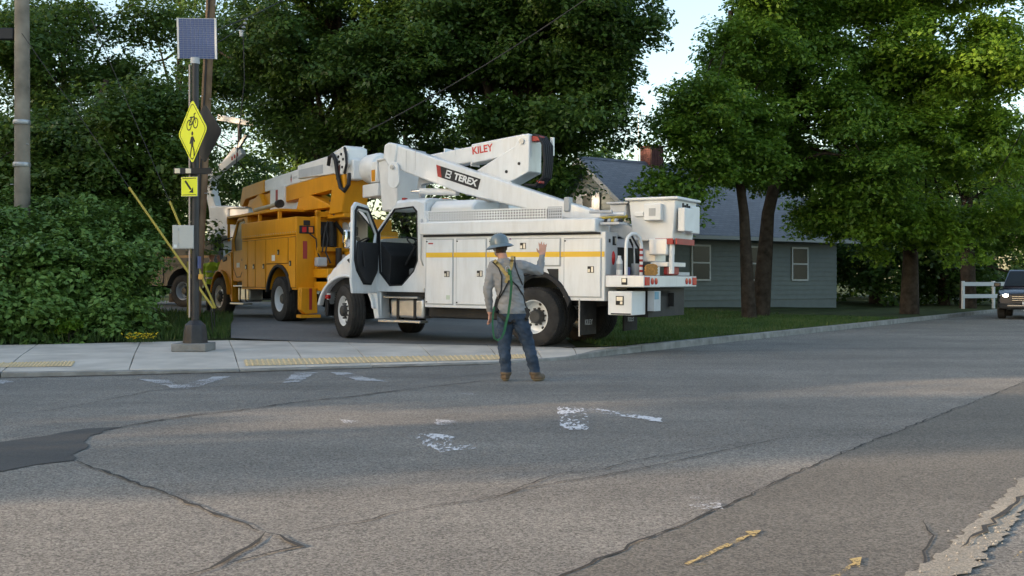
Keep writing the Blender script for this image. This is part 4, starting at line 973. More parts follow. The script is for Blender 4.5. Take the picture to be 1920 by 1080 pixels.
MB().cyl((-1.55,.38,2.52), (-1.90,.24,2.50), .12, n=18).build('float_drum', mat('pale blue drum', (.55,.62,.72), .5), YT, smooth=True); MB().cyl((-1.53,.385,2.52), (-1.47,.41,2.52), .145, n=18).build('drum_flange', mat('navy flange', (.04,.05,.12), .5), YT)
# overhead guard over the cab
gd = MB(); gd.box(.2, 3.9, -1.05, 1.12, 2.60, 2.66); gd.box(3.82, 3.9, -1.05, 1.12, 2.45, 2.60)
for xx in (.3, 1.6): gd.box(xx-.04, xx+.04, 1.02, 1.1, 2.40, 2.60)
for xx in (.3, 1.6): gd.box(xx-.04, xx+.04, -1.03, -.95, 2.40, 2.60)
gd.box(3.84, 3.9, 1.04, 1.1, 2.0, 2.46)
gd.build('cab_guard', AM, YT, bevel=.008)
MB().cyl((2.2,.95,2.74), (.62,.95,2.80), .05, n=12).build('long_tube', mat('pale tube', (.45,.40,.28), .6), YT, smooth=True); MB().cyl((.66,.95,2.80), (.52,.95,2.80), .10, n=14).build('tube_cap', M['frame'], YT, smooth=True)
# booms
U = [(4.66,3.02),(4.42,3.50),(2.82,3.58),(2.82,3.24),(4.2,3.16),(4.45,2.98)]
MB().prism(U, .18, .50).build('upper_boom_base', AM, YT, bevel=.015)
ub2 = MB().prism([(2.82,3.565),(.35,3.67),(-1.6,3.75),(-1.65,3.40),(.35,3.33),(2.82,3.255)], .20, .48).build('upper_boom', M['whitep'], YT, bevel=.02)
MB().prism([(1.07,3.47),(.97,3.47),(1.02,3.36)], .478, .484).build('boom_mark', M['redpaint'], ub2); MB().prism([(1.06,3.475),(.98,3.475),(1.02,3.58)], .478, .484).build('boom_mark', M['frame'], ub2)
for k in range(4): B(.90-k*.075, .865-k*.075, .478, .483, 3.44+.004*k, 3.50+.004*k).build('boom_mark', M['grey'], ub2)
MB().prism([(.5,3.73),(-1.62,3.80),(-1.70,3.36),(-1.2,3.36),(.5,3.42)], .15, .53).build('boom_sleeve', M['whitep'], YT, bevel=.02)
B(-1.0, .42, .528, .534, 3.42, 3.62).build('sleeve_panel', M['panelgrey'], YT)
tip = MB().prism([(-1.55,3.82),(-2.2,3.92),(-2.42,3.85),(-2.42,3.5),(-2.1,3.28),(-1.7,3.32)], .10, .58).build('boom_tip', M['whitep'], YT, bevel=.04, seg=3)
MB().prism([(-1.9,3.45),(-2.05,3.52),(-2.0,3.2),(-1.85,3.2)], .582, .60).build('tip_plate', M['brick'], tip)
for k, (px, pz) in enumerate(((-1.95,3.70),(-2.1,3.74),(-2.0,3.58),(-2.2,3.62),(-2.15,3.45))): B(px-.03, px+.03, .582, .60, pz-.025, pz+.025).build('tip_fitting', M['frame'], tip)
hh = MB(); hh.tube([(-1.5,.62,3.55),(-1.6,.64,3.72),(-1.78,.64,3.76),(-1.92,.64,3.62),(-1.98,.62,3.3),(-2.1,.6,3.0),(-2.25,.58,2.92),(-2.4,.55,3.05),(-2.38,.52,3.3)], .045, 8); hh.tube([(-2.3,.6,3.86),(-2.42,.62,3.7),(-2.45,.62,3.5),(-2.3,.6,3.3)], .03, 7); hh.build('hose_bundle', M['seal'], YT, smooth=True)
# lower boom and turret
lb2 = MB().prism([(4.05,2.94),(3.9,3.12),(1.13,3.30),(-1.55,3.38),(-1.85,3.30),(-1.80,3.02),(-.6,2.98),(1.1,2.92),(2.6,2.80)], .22, .50).build('lower_boom', AM, YT, bevel=.015)
MB().prism([(2.25,2.70),(2.25,3.26),(1.30,3.32),(1.30,2.74)], .17, .55).build('boom_band', M['whitep'], YT, bevel=.01); B(1.86, 1.72, .548, .555, 2.80, 3.24).build('red_mark', M['redpaint'], YT)
MB().prism([(3.2,2.66),(3.6,3.0),(2.9,3.22),(2.6,2.9),(2.4,2.66)], .05, .60).build('boom_rest', AM, YT, bevel=.02)
MB().prism([(-1.35,2.45),(-2.05,2.45),(-2.2,3.0),(-2.12,3.40),(-1.72,3.42),(-1.5,3.0)], -.05, .55).build('turret_post', AM, YT, bevel=.03)
MB().prism([(.7,2.62),(.5,2.95),(-.1,3.0),(-1.5,2.62)], .05, .50).build('boom_bracket', AM, YT, bevel=.02)
ttb = MB(); ttb.lathe([(.45,1.3),(.45,2.3),(.52,2.34),(.52,2.46),(0,2.46)], 20, (-.45,-.1,0), 'z'); ttb.build('turret', AM, YT, smooth=True); B(-2.05, -.2, -.15, .50, 2.36, 2.47).build('turret_base', AM, YT, bevel=.02)
B(-1.072, -1.052, .12, .62, 1.72, 2.30).build('rear_bay', M['frame'], YT); B(-1.11, -1.07, -.62, .05, 1.45, 1.95).build('side_plate', AM, YT, bevel=.01)
MB().tube([(-1.15,.30,2.3),(-1.25,.10,2.0),(-1.2,-.05,1.7),(-1.35,-.2,1.45)], .045, 8).build('hose', M['seal'], YT, smooth=True); MB().tube([(-1.12,.95,2.05),(-1.22,.80,1.9),(-1.18,.75,1.6),(-1.25,.7,1.45)], .016, 6).build('cable', M['seal'], YT, smooth=True)
B(-1.2, -1.07, .60, .72, 1.96, 2.18).build('work_glove', M['frame'], YT, bevel=.04); MB().cyl((-1.2,.42,1.75), (-1.2,.42,2.28), .045, n=12).build('cylinder', M['galv'], YT, smooth=True)
MB().cyl((-.3,.25,2.62), (-1.7,.25,3.0), .07, n=12).build('boom_cylinder', M['frame'], YT, smooth=True)
# its bucket hangs behind the tail
rt = MB().lathe([(0,-.42),(.26,-.42),(.32,-.34),(.32,.10),(.26,.18),(0,.18)], 20, (-2.60,.05,3.40), 'x').build('rotator', M['whitep'], YT, smooth=True)
B(-2.18, -2.52, .22, .50, 3.16, 3.60).build('rotator_cover', M['whitep'], YT, bevel=.03)
yb = MB(); q0 = [(-3.32,-.45),(-4.0,-.45),(-4.0,.22),(-3.32,.22)]; q1 = [(-3.26,-.50),(-4.06,-.50),(-4.06,.27),(-3.26,.27)]
yb.add([(x, y, 2.42) for x, y in q0] + [(x, y, 3.50) for x, y in q1], [(0,3,2,1),(4,5,6,7)] + [(i, (i+1) % 4, 4+(i+1) % 4, 4+i) for i in range(4)])
ybo = yb.build('bucket', M['whitep'], YT, bevel=.04, seg=3); B(-3.23, -4.09, -.53, .30, 3.49, 3.54).build('bucket_rim', M['whitep'], ybo, bevel=.02)
cp_ = MB(); cp_.box(-2.96,-3.25,.0,.30,3.05,3.50); cp_.build('control_box', M['whitep'], ybo, bevel=.02); B(-3.02, -3.18, .298, .308, 3.08, 3.32).build('control_panel', AM, ybo)
B(-2.52, -3.25, -.1, .28, 2.76, 3.04).build('mount_box', M['whitep'], ybo, bevel=.02)

# ---------------------------------------------------------------- the far pale truck
BT = empty('bucket_truck', (-10.1, 34.2, .40), R(152), 'pale beige bucket truck half hidden behind the post and bushes', 'truck')
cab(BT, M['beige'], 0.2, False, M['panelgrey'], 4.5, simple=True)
for s in (1, -1):
    wheel(BT, 0, 1.06*s, .53, 'rear', M['panelgrey'], 0, s < 0)
    side = [(2.5,.70),(.70,.70)] + arc(0, .55, .72, 12, 168, 16) + [(-1.3,.70),(-1.3,2.15),(2.5,2.15)]
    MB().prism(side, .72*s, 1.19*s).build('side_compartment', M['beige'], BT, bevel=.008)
for (x0, x1, z0, z1) in ((2.44,1.6,.78,2.05),(1.52,.86,.78,2.05),(.80,-.7,1.38,2.05),(-.76,-1.25,.78,2.05)):
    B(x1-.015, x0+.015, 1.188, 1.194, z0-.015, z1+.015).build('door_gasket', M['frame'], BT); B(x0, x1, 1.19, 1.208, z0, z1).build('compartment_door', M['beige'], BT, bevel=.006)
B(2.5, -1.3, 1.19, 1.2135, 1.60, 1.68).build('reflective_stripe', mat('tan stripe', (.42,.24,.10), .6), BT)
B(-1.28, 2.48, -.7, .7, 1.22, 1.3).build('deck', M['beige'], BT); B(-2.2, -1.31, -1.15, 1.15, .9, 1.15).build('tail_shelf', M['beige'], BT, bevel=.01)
MB().lathe([(.45,1.3),(.45,2.2),(.36,2.25),(.36,2.9),(0,2.9)], 20, (-.4,0,0), 'z').build('turret', M['whitep'], BT, smooth=True)
bk2 = MB(); bk2.prismz([(-1.35,-.5),(-2.2,-.5),(-2.2,.5),(-1.35,.5)], 2.2, 3.2); bo = bk2.build('bucket', M['whitep'], BT, bevel=.05, seg=3); B(-1.29, -2.26, -.56, .56, 3.19, 3.25).build('bucket_rim', M['whitep'], bo, bevel=.02)
bk3 = cp(bo, BT, False); bk3.location = (.90, 0, .10)
for k, (yy, zz) in enumerate(((.3,2.8),(0,2.6),(-.2,2.95))): B(-1.5-.2*k, -1.62-.2*k, .5, .53, zz-.12, zz+.05).build('tool', M['frame'], bo)
B(-1.9, -1.7, -.2, .2, 1.2, 2.2).build('bucket_mount', M['grey'], BT)
# raised booms, seen above the yellow truck: two arms of a folded elbow
def beam(a, b, w0, w1, t):
    a = Vector(a); b = Vector(b); dv = (b-a).normalized(); n = dv.cross(Vector((0, 1, 0))).normalized()
    v = []
    for p, ww in ((a, w0), (b, w1)):
        for sy in (-t, t):
            for sn in (-ww, ww): v.append(p+n*sn+Vector((0, sy, 0)))
    return MB().add(v, [(0,1,3,2),(4,6,7,5),(0,4,5,1),(2,3,7,6),(0,2,6,4),(1,5,7,3)])
beam((-.35,.0,2.9), (.0,0,4.25), .16, .14, .15).build('lower_boom', M['whitep'], BT, bevel=.02)
b1 = beam((.02,.15,4.20), (-1.62,.15,5.06), .14, .11, .10).build('upper_boom', M['whitep'], BT, bevel=.02)
for k in range(3): B(-1.42+k*.11, -1.49+k*.11, .252, .258, 4.90-k*.055, 5.02-k*.055).build('red_mark', M['redpaint'], b1)
beam((.0,-.15,4.24), (-1.10,-.15,5.22), .10, .09, .10).build('elevator_boom', M['whitep'], BT, bevel=.02)
beam((-1.05,-.15,5.18), (-1.52,-.15,5.68), .05, .05, .05).build('tip_arm', M['galv'], BT)
beam((-.12,.0,4.40), (-.80,.0,4.86), .035, .035, .04).build('boom_cylinder', M['frame'], BT)
MB().ell((.0,.05,4.22), (.20,.25,.20)).build('elbow', M['whitep'], BT, smooth=True)
beam((-.05,-.4,6.36), (-1.68,-.4,6.02), .10, .09, .10).build('jib', M['whitep'], BT, bevel=.02)
beam((-1.05,-.3,5.25), (-.95,-.4,6.15), .05, .05, .05).build('jib_arm', M['frame'], BT)
# ================================================================ crossing post
px, py = P(366, 640, 16.9).x, 16.9
pz = .102
PO = empty('crossing_beacon_post', (px, py, pz), 0, 'black crossing beacon post with yellow signs and solar panel on top', 'sign post')
def pv(u, v, Y=16.9):                        # photograph point on the post's plane, in post coordinates
    q = P(u, v, Y); return q.x-px, q.z-pz
bs = MB().prismz([(-.30,-.30),(.26,-.30),(.26,.28),(-.30,.28)], 0, .13).build('concrete_base', M['kerb'], PO, bevel=.012)
MB().lathe([(.21,.13),(.205,.17),(.19,.35),(.17,.43),(.12,.47),(.105,.49),(.07,.50)], 8, (0,0,0), 'z').build('base_cover', M['postblack'], PO, bevel=.008)
zt = pv(366, 120)[1]
MB().cyl((0,0,.45), (0,0,zt), .066, .06, n=20).build('pole', M['postblack'], PO, smooth=True)
B(-.09, -.068, -.06, -.02, .55, zt-.02).build('conduit', mat('pinkish metal strip', (.50,.40,.34), .5, var=.1), PO)
cu = MB().cyl((0,0,zt), (0,0,zt+.10), .075, n=16); cu.build('pole_cap', M['panelgrey'], PO, smooth=True)
# solar panel, tilted and turned a little
sp = bpy.data.objects.new('solar_panel', None); COL.objects.link(sp); sp.parent = PO; sp.location = (.03, 0, zt+.42); sp.rotation_euler = (R(8), R(2), R(-5)); sp.empty_display_size = .1
W_, H_ = .335, .33
B(-W_, W_, 0, .035, -H_, H_).build('panel_frame', M['frame'], sp, bevel=.006)
for s in (-1, 1): B(s*W_, s*(W_-.03), -.012, .002, -H_, H_).build('frame_rail', M['whitep'], sp)
nx, nz = 9, 18; cw = (2*W_-.07)/nx; chh = (2*H_-.02)/nz
c0 = B(-W_+.035, -W_+.035+cw-.006, -.006, .002, -H_+.01, -H_+.01+chh-.004)
cell = c0.build('solar_cell', M['solar'], sp)
gb = B(-W_+.03, W_-.03, -.002, .003, -H_+.004, H_-.004).build('cell_grid', mat('cell grid silver', (.42,.47,.55), .4, var=.05), sp)
for i in range(nx):
    for j in range(nz):
        if i or j:
            c = cell.copy(); COL.objects.link(c); c.parent = sp; c.location = (i*cw, 0, j*chh)
MB().cyl((0,.02,-.40), (0,.02,.0), .03, n=10).build('panel_bracket', M['galv'], PO, smooth=True).location = (0, .09, zt+.42)
# diamond sign (turned to the left) and the one facing away
def diamond(name, cx, cz, hw, rz, y, m, lab=None):
    e = bpy.data.objects.new(name, None); COL.objects.link(e); e.parent = PO; e.location = (cx, y, cz); e.rotation_euler = (0, 0, rz); e.empty_display_size = .1
    r = .07; pts = []
    for k in range(4):
        a = R(90*k); c = Vector((math.cos(a), math.sin(a)))*(hw-r*1.414)
        for t in (-45, -15, 15, 45): pts.append((c.x+r*math.cos(a+R(t)), c.y+r*math.sin(a+R(t))))
    MB().prism(pts, -.004, .004).build('sign_back', M['postblack'], e)
    if m:
        MB().prism(pts, -.008, -.005).build('sign_face', m, e)
        s = (hw-.045)/hw; s2 = (hw-.06)/hw
        MB().ring([(a*s, b*s) for a, b in pts], [(a*s2, b*s2) for a, b in pts], -.0105, -.0082).build('sign_border', M['black'], e)
    return e
cx, cz = pv(362, 247, 16.45)
ds = diamond('diamond_sign', cx-.0, cz, .52, R(-47), -.46, M['signyellow'])
b_ = MB()
def ringm(mb, cx, cz, r, wd, y=-.012):
    n = 20; mb.ring([(cx+r*math.cos(6.283*i/n), cz+r*math.sin(6.283*i/n)) for i in range(n)], [(cx+(r-wd)*math.cos(6.283*i/n), cz+(r-wd)*math.sin(6.283*i/n)) for i in range(n)], y, -.009)
def bar(mb, x0, z0, x1, z1, wd, y=-.012):
    d_ = Vector((x1-x0, z1-z0)); n = Vector((-d_.y, d_.x)).normalized()*wd/2
    mb.prism([(x0+n.x, z0+n.y), (x1+n.x, z1+n.y), (x1-n.x, z1-n.y), (x0-n.x, z0-n.y)], y, -.009)
ringm(b_, -.115, .115, .088, .018); ringm(b_, .115, .125, .088, .018)
for a in ((-.115,.115,-.05,.22),(-.05,.22,.075,.235),(.115,.125,.06,.27),(-.04,.225,.015,.12),(.015,.12,.075,.235),(.015,.12,-.115,.115),(-.085,.235,-.02,.235),(.06,.27,.115,.285)): bar(b_, *a, .018)
b_.build('bicycle_symbol', M['black'], ds)
m_ = MB(); m_.ring([(.0+.03*math.cos(6.283*i/12), -.03+.034*math.sin(6.283*i/12)) for i in range(12)], [(.0+.002*math.cos(6.283*i/12), -.03+.002*math.sin(6.283*i/12)) for i in range(12)], -.012, -.009)
m_.prism([(-.035,-.08),(.03,-.075),(.04,-.16),(.03,-.245),(-.04,-.245),(-.045,-.16)], -.012, -.009)
for a in ((-.02,-.23,-.075,-.40),(.015,-.23,.06,-.31),(.06,-.31,.07,-.40),(.02,-.09,.085,-.17),(-.03,-.09,-.08,-.19)): bar(m_, *a, .032)
m_.build('walker_symbol', M['black'], ds)
bx_, bz_ = pv(388, 247, 16.95); diamond('rear_sign', bx_-.06, bz_-.02, .50, R(-40), .13, None)
# beacon bar
ax, az = pv(352, 322)
bar_ = B(ax-.20, ax+.42, -.12, -.07, az-.05, az+.05).build('beacon_bar', M['black'], PO, bevel=.008)
for xx in (ax-.13, ax+.05): B(xx-.045, xx+.045, -.135, -.118, az-.04, az+.04).build('beacon_lamp', mat('beacon lens', (.75,.66,.50), .25, var=.05), bar_, bevel=.006)
# arrow sign
ax, az = pv(359, 351)
ar = bpy.data.objects.new('arrow_sign', None); COL.objects.link(ar); ar.parent = PO; ar.location = (ax, -.10, az); ar.rotation_euler = (0, 0, R(-14)); ar.empty_display_size = .1
B(-.15, .15, -.004, .004, -.16, .16).build('sign_back', M['galv'], ar); B(-.145, .145, -.008, -.0045, -.155, .155).build('sign_face', M['signyellow'], ar)
for s in (1, -1): B(-.125, .125, -.010, -.0085, s*.13, s*.14).build('sign_border', M['black'], ar)
aw = MB(); bar(aw, -.075, .095, .03, -.05, .034, -.011); aw.prism([(.072,-.105),(-.005,-.095),(.035,-.06),(.07,-.01)], -.0105, -.0088); aw.build('arrow_symbol', M['black'], ar)
# control cabinet
x0, z1 = pv(326, 423); x1, z0 = pv(364, 467)
cbn = bpy.data.objects.new('control_cabinet', None); COL.objects.link(cbn); cbn.parent = PO; cbn.empty_display_size = .1
cbn.location = ((x0+x1)/2, -.02, (z0+z1)/2); cbn.rotation_euler = (0, 0, R(14)); hw, hh_ = (x1-x0)/2, (z1-z0)/2
B(-hw, hw, -.10, .10, -hh_, hh_).build('cabinet_box', M['cabinet'], cbn, bevel=.006)
B(-hw+.10, hw-.008, -.115, -.101, -hh_+.012, hh_-.012).build('cabinet_door', M['cabinet'], cbn, bevel=.005)
for s in (1, -1): B(-hw+.085, -hw+.105, -.122, -.10, s*(hh_-.07)-.02, s*(hh_-.07)+.02).build('hinge', M['galv'], cbn)
B(-hw+.02, -hw+.07, -.103, -.10, -hh_+.02, -hh_+.07).build('sticker', M['white'], cbn)
for s in (1, -1): B(hw, hw+.05, -.02, .02, s*(hh_-.08)-.012, s*(hh_-.08)+.012).build('bracket', M['galv'], cbn)
# push button and plate
ax, az = pv(379, 519); B(ax-.035, ax+.035, -.10, -.03, az-.045, az+.045).build('push_button', mat('orange yellow housing', (.66,.36,.06), .5), PO, bevel=.01); 
ax, az = pv(374, 492); B(ax, ax+.012, -.10, .05, az-.10, az+.10).build('button_sign', M['solar'], PO)

# ================================================================ utility poles, guys and wires
def upole(name, loc, h, r0, r1, m, label):
    e = empty(name, loc, 0, label, 'utility pole')
    MB().tube([(0,0,-.2),(0.01,0,h*.3),(0,0.01,h*.65),(0,0,h)], [r0,r0*.95,(r0+r1)/2,r1], 16).build('pole', m, e, smooth=True)
    return e
lx = P(41, 300, 23).x; lz = gz(lx, 23)
LP = upole('utility_pole', (lx, 23, lz), 9.8, .175, .14, M['polewood'], 'pale grey wooden utility pole rising from the bushes at far left')
for zz in (3.55, 4.5): MB().lathe([(.178,-.05),(.185,-.04),(.185,.04),(.178,.05)], 16, (0,0,zz), 'z').build('metal_band', M['galv'], LP, smooth=True)
B(-1.2, -.16, -.06, .06, 6.35, 6.62).build('dark_arm', M['black'], LP, bevel=.03)
for k in range(4): MB().cyl((.14*(-1)**k,-.1,2.2+k*.9), (.2*(-1)**k,-.12,2.2+k*.9), .012, n=6).build('step_bolt', M['galv'], LP)
bx0 = P(393, 300, 24).x; bz0 = gz(bx0, 24)
bx0 = P(366, 560, 24).x
BP = empty('utility_pole', (bx0, 24, bz0), 0, 'brown wooden utility pole right behind the black beacon post', 'utility pole'); BP.rotation_euler = (0, math.atan2(P(395, 10, 24).x-bx0, P(395, 10, 24).z-bz0), 0)
MB().tube([(0,0,-.2),(0.01,0,3),(0,0.01,6.3),(0,0,9.8)], [.12,.118,.112,.105], 16).build('pole', M['polebrown'], BP, smooth=True)
B(-.018, .018, -.16, -.12, .4, 8.5).build('ground_conduit', M['frame'], BP)
for k in range(5): MB().cyl((.1,-.08,3.0+k*1.1), (.19,-.12,3.0+k*1.1), .012, n=6).build('step_bolt', M['galv'], BP)
ancs = [(P(400, 578, 20.4), (lx, 22.9, P(41, 57, 22.9).z), P(243, 350, 21.4)), (P(404, 578, 20.6), (lx+.02, 22.9, P(41, -274, 22.9).z), P(318, 378, 21.1))]
for k, (a, t, gtop) in enumerate(ancs):
    e = empty('guy_wire', (a.x, a.y, gz(a.x, a.y)), 0, ['shallower guy wire with yellow plastic guard left of the beacon post', 'steeper guy wire with yellow guard crossing behind the control cabinet'][k], 'guy wire')
    loc = Vector((a.x, a.y, gz(a.x, a.y))); a0_ = a-loc
    tv = Vector(t)-a; gl = (gtop-a).length
    tdir = tv.normalized()
    MB().cyl(a0_, a0_+tv, .008, n=6).build('cable', M['frame'], e)
    MB().cyl(a0_, a0_+tdir*gl, .024, n=10).build('guard', M['guard'], e, smooth=True)
    MB().cyl((a0_.x,a0_.y,-.1), a0_+tdir*.1, .011, n=8).build('anchor_rod', M['frame'], e)
a = P(353, 575, 23); e = empty('marker_stake', (a.x, 23, gz(a.x, 23)), 0, 'thin upright yellow marker stake left of the beacon post base', 'stake')
MB().cyl((0,0,-.1), (0,0,P(353,490,23).z-gz(a.x,23)), .03, n=10).build('stake', M['guard'], e, smooth=True)
def wire(a, b, sag, r, label, n=14):
    a = Vector(a); b = Vector(b); pts = []
    for i in range(n+1):
        t = i/n; p = a.lerp(b, t); p.z -= sag*4*t*(1-t); pts.append(p)
    o = MB().tube(pts, r, 5).build('overhead_wire', M['frame'], None)
    return tag(o, label, 'wire')
wt = Vector((bx0, 22, 8.9))
wire(P(395, 60, 22), P(640, -70, 26), .15, .012, 'thin wire rising right from the brown pole past the insulator')
wire(P(396, 85, 22), P(455, 45, 23), .05, .010, 'short wire from the brown pole to the insulator cluster')
wire(P(690, 245, 22), P(1180, -60, 20), .15, .011, 'long pale wire slanting up across the big dark maple')
wire(P(396, 0, 22), P(1300, -320, 16), .3, .014, 'high wire leaving the picture above the big maple')
wire(P(1860, 340, 30), P(1990, 90, 24), .2, .012, 'wire slanting up in front of the right hand trees')
ic = empty('insulator_cluster', P(456, 48, 23), 0, 'small grey hardware cluster hanging on the wire right of the solar panel', 'insulator')
im = MB()
for k in range(4): im.lathe([(.015,-.03),(.042,-.02),(.042,.0),(.015,.02)], 10, (.03*k-.02,0,.09*k-.12), 'z')
im.build('insulators', M['grey'], ic, smooth=True); B(-.08, .0, -.03, .03, -.25, -.10).build('clamp', M['galv'], ic, bevel=.01)
MB().tube([(0,0,-.2),(.0,.1,-1.2),(-.15,.2,-2.4),(-.25,.3,-3.2)], .012, 5).build('drop_lead', M['frame'], ic)
# yellow flowers
fp = P(262, 633, 17.6); fx, fy = fp.x, 18.9
fx = (262-960)/1920*fy
fc = empty('flower_clump', (fx, fy, gz(fx, fy)), 0, 'low clump of small yellow flowers at the grass edge', 'flowers')
rr_ = random.Random(4); fl = MB(); sm_ = MB()
for k in range(110):
    a = rr_.uniform(0, 6.28); r = rr_.random()**.5; x, y = math.cos(a)*r*.33, math.sin(a)*r*.22; z = rr_.uniform(.07, .17)
    for q in range(3):
        b = rr_.uniform(0, 6.28); t = .018
        fl.add([(x+t*math.cos(b+i*1.5708), y+t*math.sin(b+i*1.5708)*.8, z+.008*math.sin(i*2+q)) for i in range(4)], [(0,1,2,3)])
    sm_.cyl((x*.9,y*.9,0), (x,y,z), .003, n=4)
fl.build('blossoms', M['flower'], fc)['kind'] = 'stuff'; sm_.build('stems', M['grass'], fc)['kind'] = 'stuff'
# ================================================================ people
from mathutils.bvhtree import BVHTree
M['shirt'] = mat('grey work shirt', (.27,.27,.275), .9, var=.14, scale=6, bump=.8, bscale=9, spec=.1)
M['jeans'] = mat('blue jeans', (.045,.065,.10), .9, var=.4, scale=7, bump=.8, bscale=11, spec=.1)
M['skin'] = mat('skin', (.52,.28,.21), .55, var=.12, scale=9)
M['boot'] = mat('brown boot leather', (.11,.075,.045), .75, var=.3, scale=12)
M['sole'] = mat('boot sole', (.30,.24,.15), .8)
M['hivis'] = mat('hi vis yellow cloth', (.42,.62,.03), .8, var=.15, scale=6, bump=.5, bscale=9)
M['navy'] = mat('dark work trousers', (.03,.035,.05), .9, var=.2)
M['hair'] = mat('brown hair', (.06,.035,.022), .8, var=.3, scale=30)
M['helmet'] = mat('grey blue helmet', (.12,.165,.195), .38, var=.06, coat=.2)
M['tanhat'] = mat('tan helmet', (.50,.32,.12), .5, var=.08)
M['strap_tan'] = mat('tan webbing', (.40,.30,.12), .85, var=.2)
M['strap_grey'] = mat('grey webbing pad', (.25,.235,.215), .85, var=.2)
M['green'] = mat('green webbing', (.016,.11,.05), .8, var=.25, scale=12)
def capsule(mb, a, b, r0, r1, n=14, sy=1.0):
    a = Vector(a); b = Vector(b); d_ = (b-a)
    mb.cyl(a, b, r0, r1, n); mb.ell(a, (r0, r0*sy, r0), 12, 8); mb.ell(b, (r1, r1*sy, r1), 12, 8)
def hand(mb, w, ax, pl, side, s=1.0, curl=.25):
    """palm and five fingers: w wrist, ax along the fingers, pl palm normal, side = direction of the thumb"""
    w = Vector(w); ax = Vector(ax).normalized(); side = Vector(side); side = (side-ax*side.dot(ax)).normalized(); pl = ax.cross(side).normalized() if pl is None else Vector(pl).normalized()
    for k in (-1, -.33, .33, 1): capsule(mb, w+side*.018*k*s, w+ax*.085*s+side*.031*k*s, .015*s, .0145*s, 8)
    for k, (o_, L) in enumerate(((.033,.068),(.011,.078),(-.011,.073),(-.033,.056))):
        b0 = w+ax*.085*s+side*o_*s; sp = side*(o_*.45)
        b1 = b0+(ax*L*.5+sp*.5+pl*L*curl*.3)*s; b2 = b1+(ax*L*.5+sp*.4+pl*L*curl*1.0)*s
        capsule(mb, b0, b1, .0105*s, .0095*s, 8); capsule(mb, b1, b2, .0095*s, .008*s, 8)
    t0 = w+ax*.02*s+side*.024*s; t1 = t0+(side*.035+ax*.032)*s; t2 = t1+(side*.012+ax*.030+pl*.01)*s
    capsule(mb, t0, t1, .014*s, .012*s, 8); capsule(mb, t1, t2, .0115*s, .009*s, 8)
def torso(mb, secs, n=20):
    vs = []
    for (x, y, z, rx, ry) in secs:
        for k in range(n):
            t = 2*math.pi*k/n; c, s_ = math.cos(t), math.sin(t)
            vs.append((x+rx*math.copysign(abs(c)**.85, c), y+ry*math.copysign(abs(s_)**.85, s_), z))
    f = [(i*n+k, i*n+(k+1) % n, (i+1)*n+(k+1) % n, (i+1)*n+k) for i in range(len(secs)-1) for k in range(n)]
    f += [tuple(range(n-1, -1, -1)), tuple(range((len(secs)-1)*n, len(secs)*n))]
    mb.add(vs, f)
def body_mesh(name, mb, mats, pick, parent, voxel):
    me = bpy.data.meshes.new(name); me.from_pydata(mb.v, [], mb.f)
    bm = bmesh.new(); bm.from_mesh(me); bmesh.ops.recalc_face_normals(bm, faces=bm.faces); bm.to_mesh(me); bm.free()
    o = bpy.data.objects.new(name, me); COL.objects.link(o)
    r = o.modifiers.new('r', 'REMESH'); r.mode = 'VOXEL'; r.voxel_size = voxel; r.use_smooth_shade = True
    s = o.modifiers.new('s', 'SMOOTH'); s.iterations = 3; s.factor = .5
    bpy.context.view_layer.update(); dg = bpy.context.evaluated_depsgraph_get()
    m2 = bpy.data.meshes.new_from_object(o.evaluated_get(dg)); m2.name = name
    from mathutils import noise
    nv = len(m2.vertices); co = [v.co.copy() for v in m2.vertices]; nn_ = [v.normal.copy() for v in m2.vertices]
    for v, c, n_ in zip(m2.vertices, co, nn_):               # cloth folds
        if pick(c) in (0, 1):
            f_ = noise.noise(Vector((c.x*9+c.z*5, c.y*9, c.z*16-c.x*7)))*.6 + noise.noise(Vector((c.x*17, c.y*17+3, c.z*34+c.x*12)))*.4
            v.co = c + n_*(f_*.019)
    o.modifiers.clear(); o.data = m2; o.parent = parent
    m2.materials.clear()
    for m in mats: m2.materials.append(m)
    for p in m2.polygons: p.material_index = pick(p.center); p.use_smooth = True
    return o
mx, my = (975-960)/1920*12.8, 12.8
PE = empty('person', (mx, my, 0.0), 0, 'worker in grey shirt, jeans and grey hard hat seen from behind, right hand raised', 'person')
b = MB()
torso(b, [(-.10,.0,.74,.16,.115),(-.095,.0,.82,.178,.128),(-.095,-.0,.90,.172,.122),(-.115,.0,1.05,.168,.118),(-.14,.0,1.20,.185,.128),(-.158,.0,1.33,.205,.13),(-.17,.0,1.42,.20,.115),(-.185,.0,1.48,.14,.09),(-.205,.01,1.53,.07,.065)])
torso(b, [(-.10,.0,.845,.180,.132),(-.10,.0,.88,.186,.136),(-.105,.0,.95,.178,.128)])                  # shirt hem stands out
capsule(b, (-.205,.01,1.50), (-.238,.03,1.62), .062, .06)
b.ell((-.25,.035,1.675), (.078,.098,.115), 16, 12)
b.ell((-.272,.115,1.655), (.016,.028,.022)); b.ell((-.272,.09,1.60), (.05,.045,.045))                     # nose, chin, turned away
for s in (-1, 1): b.ell((-.25+s*.079,.02,1.665), (.014,.022,.034))                                        # ears
# arms
capsule(b, (-.33,.0,1.425), (-.405,-.02,1.14), .080, .060); capsule(b, (-.405,-.02,1.14), (-.375,.035,.87), .060, .042)
capsule(b, (-.175,.0,1.43), (-.33,.0,1.425), .085, .080)
hand(b, (-.375,.04,.87), (.02,.08,-1), None, (.35,.9,0), 1.05, -.35)
capsule(b, (-.175,.0,1.43), (.0,.0,1.435), .085, .082)
capsule(b, (.0,.0,1.435), (.245,.12,1.375), .082, .060); capsule(b, (.245,.12,1.375), (.285,.19,1.575), .058, .040)
hand(b, (.287,.195,1.575), (.02,.05,1), (0,1,0), (-1,.0,0), 1.05, .05)
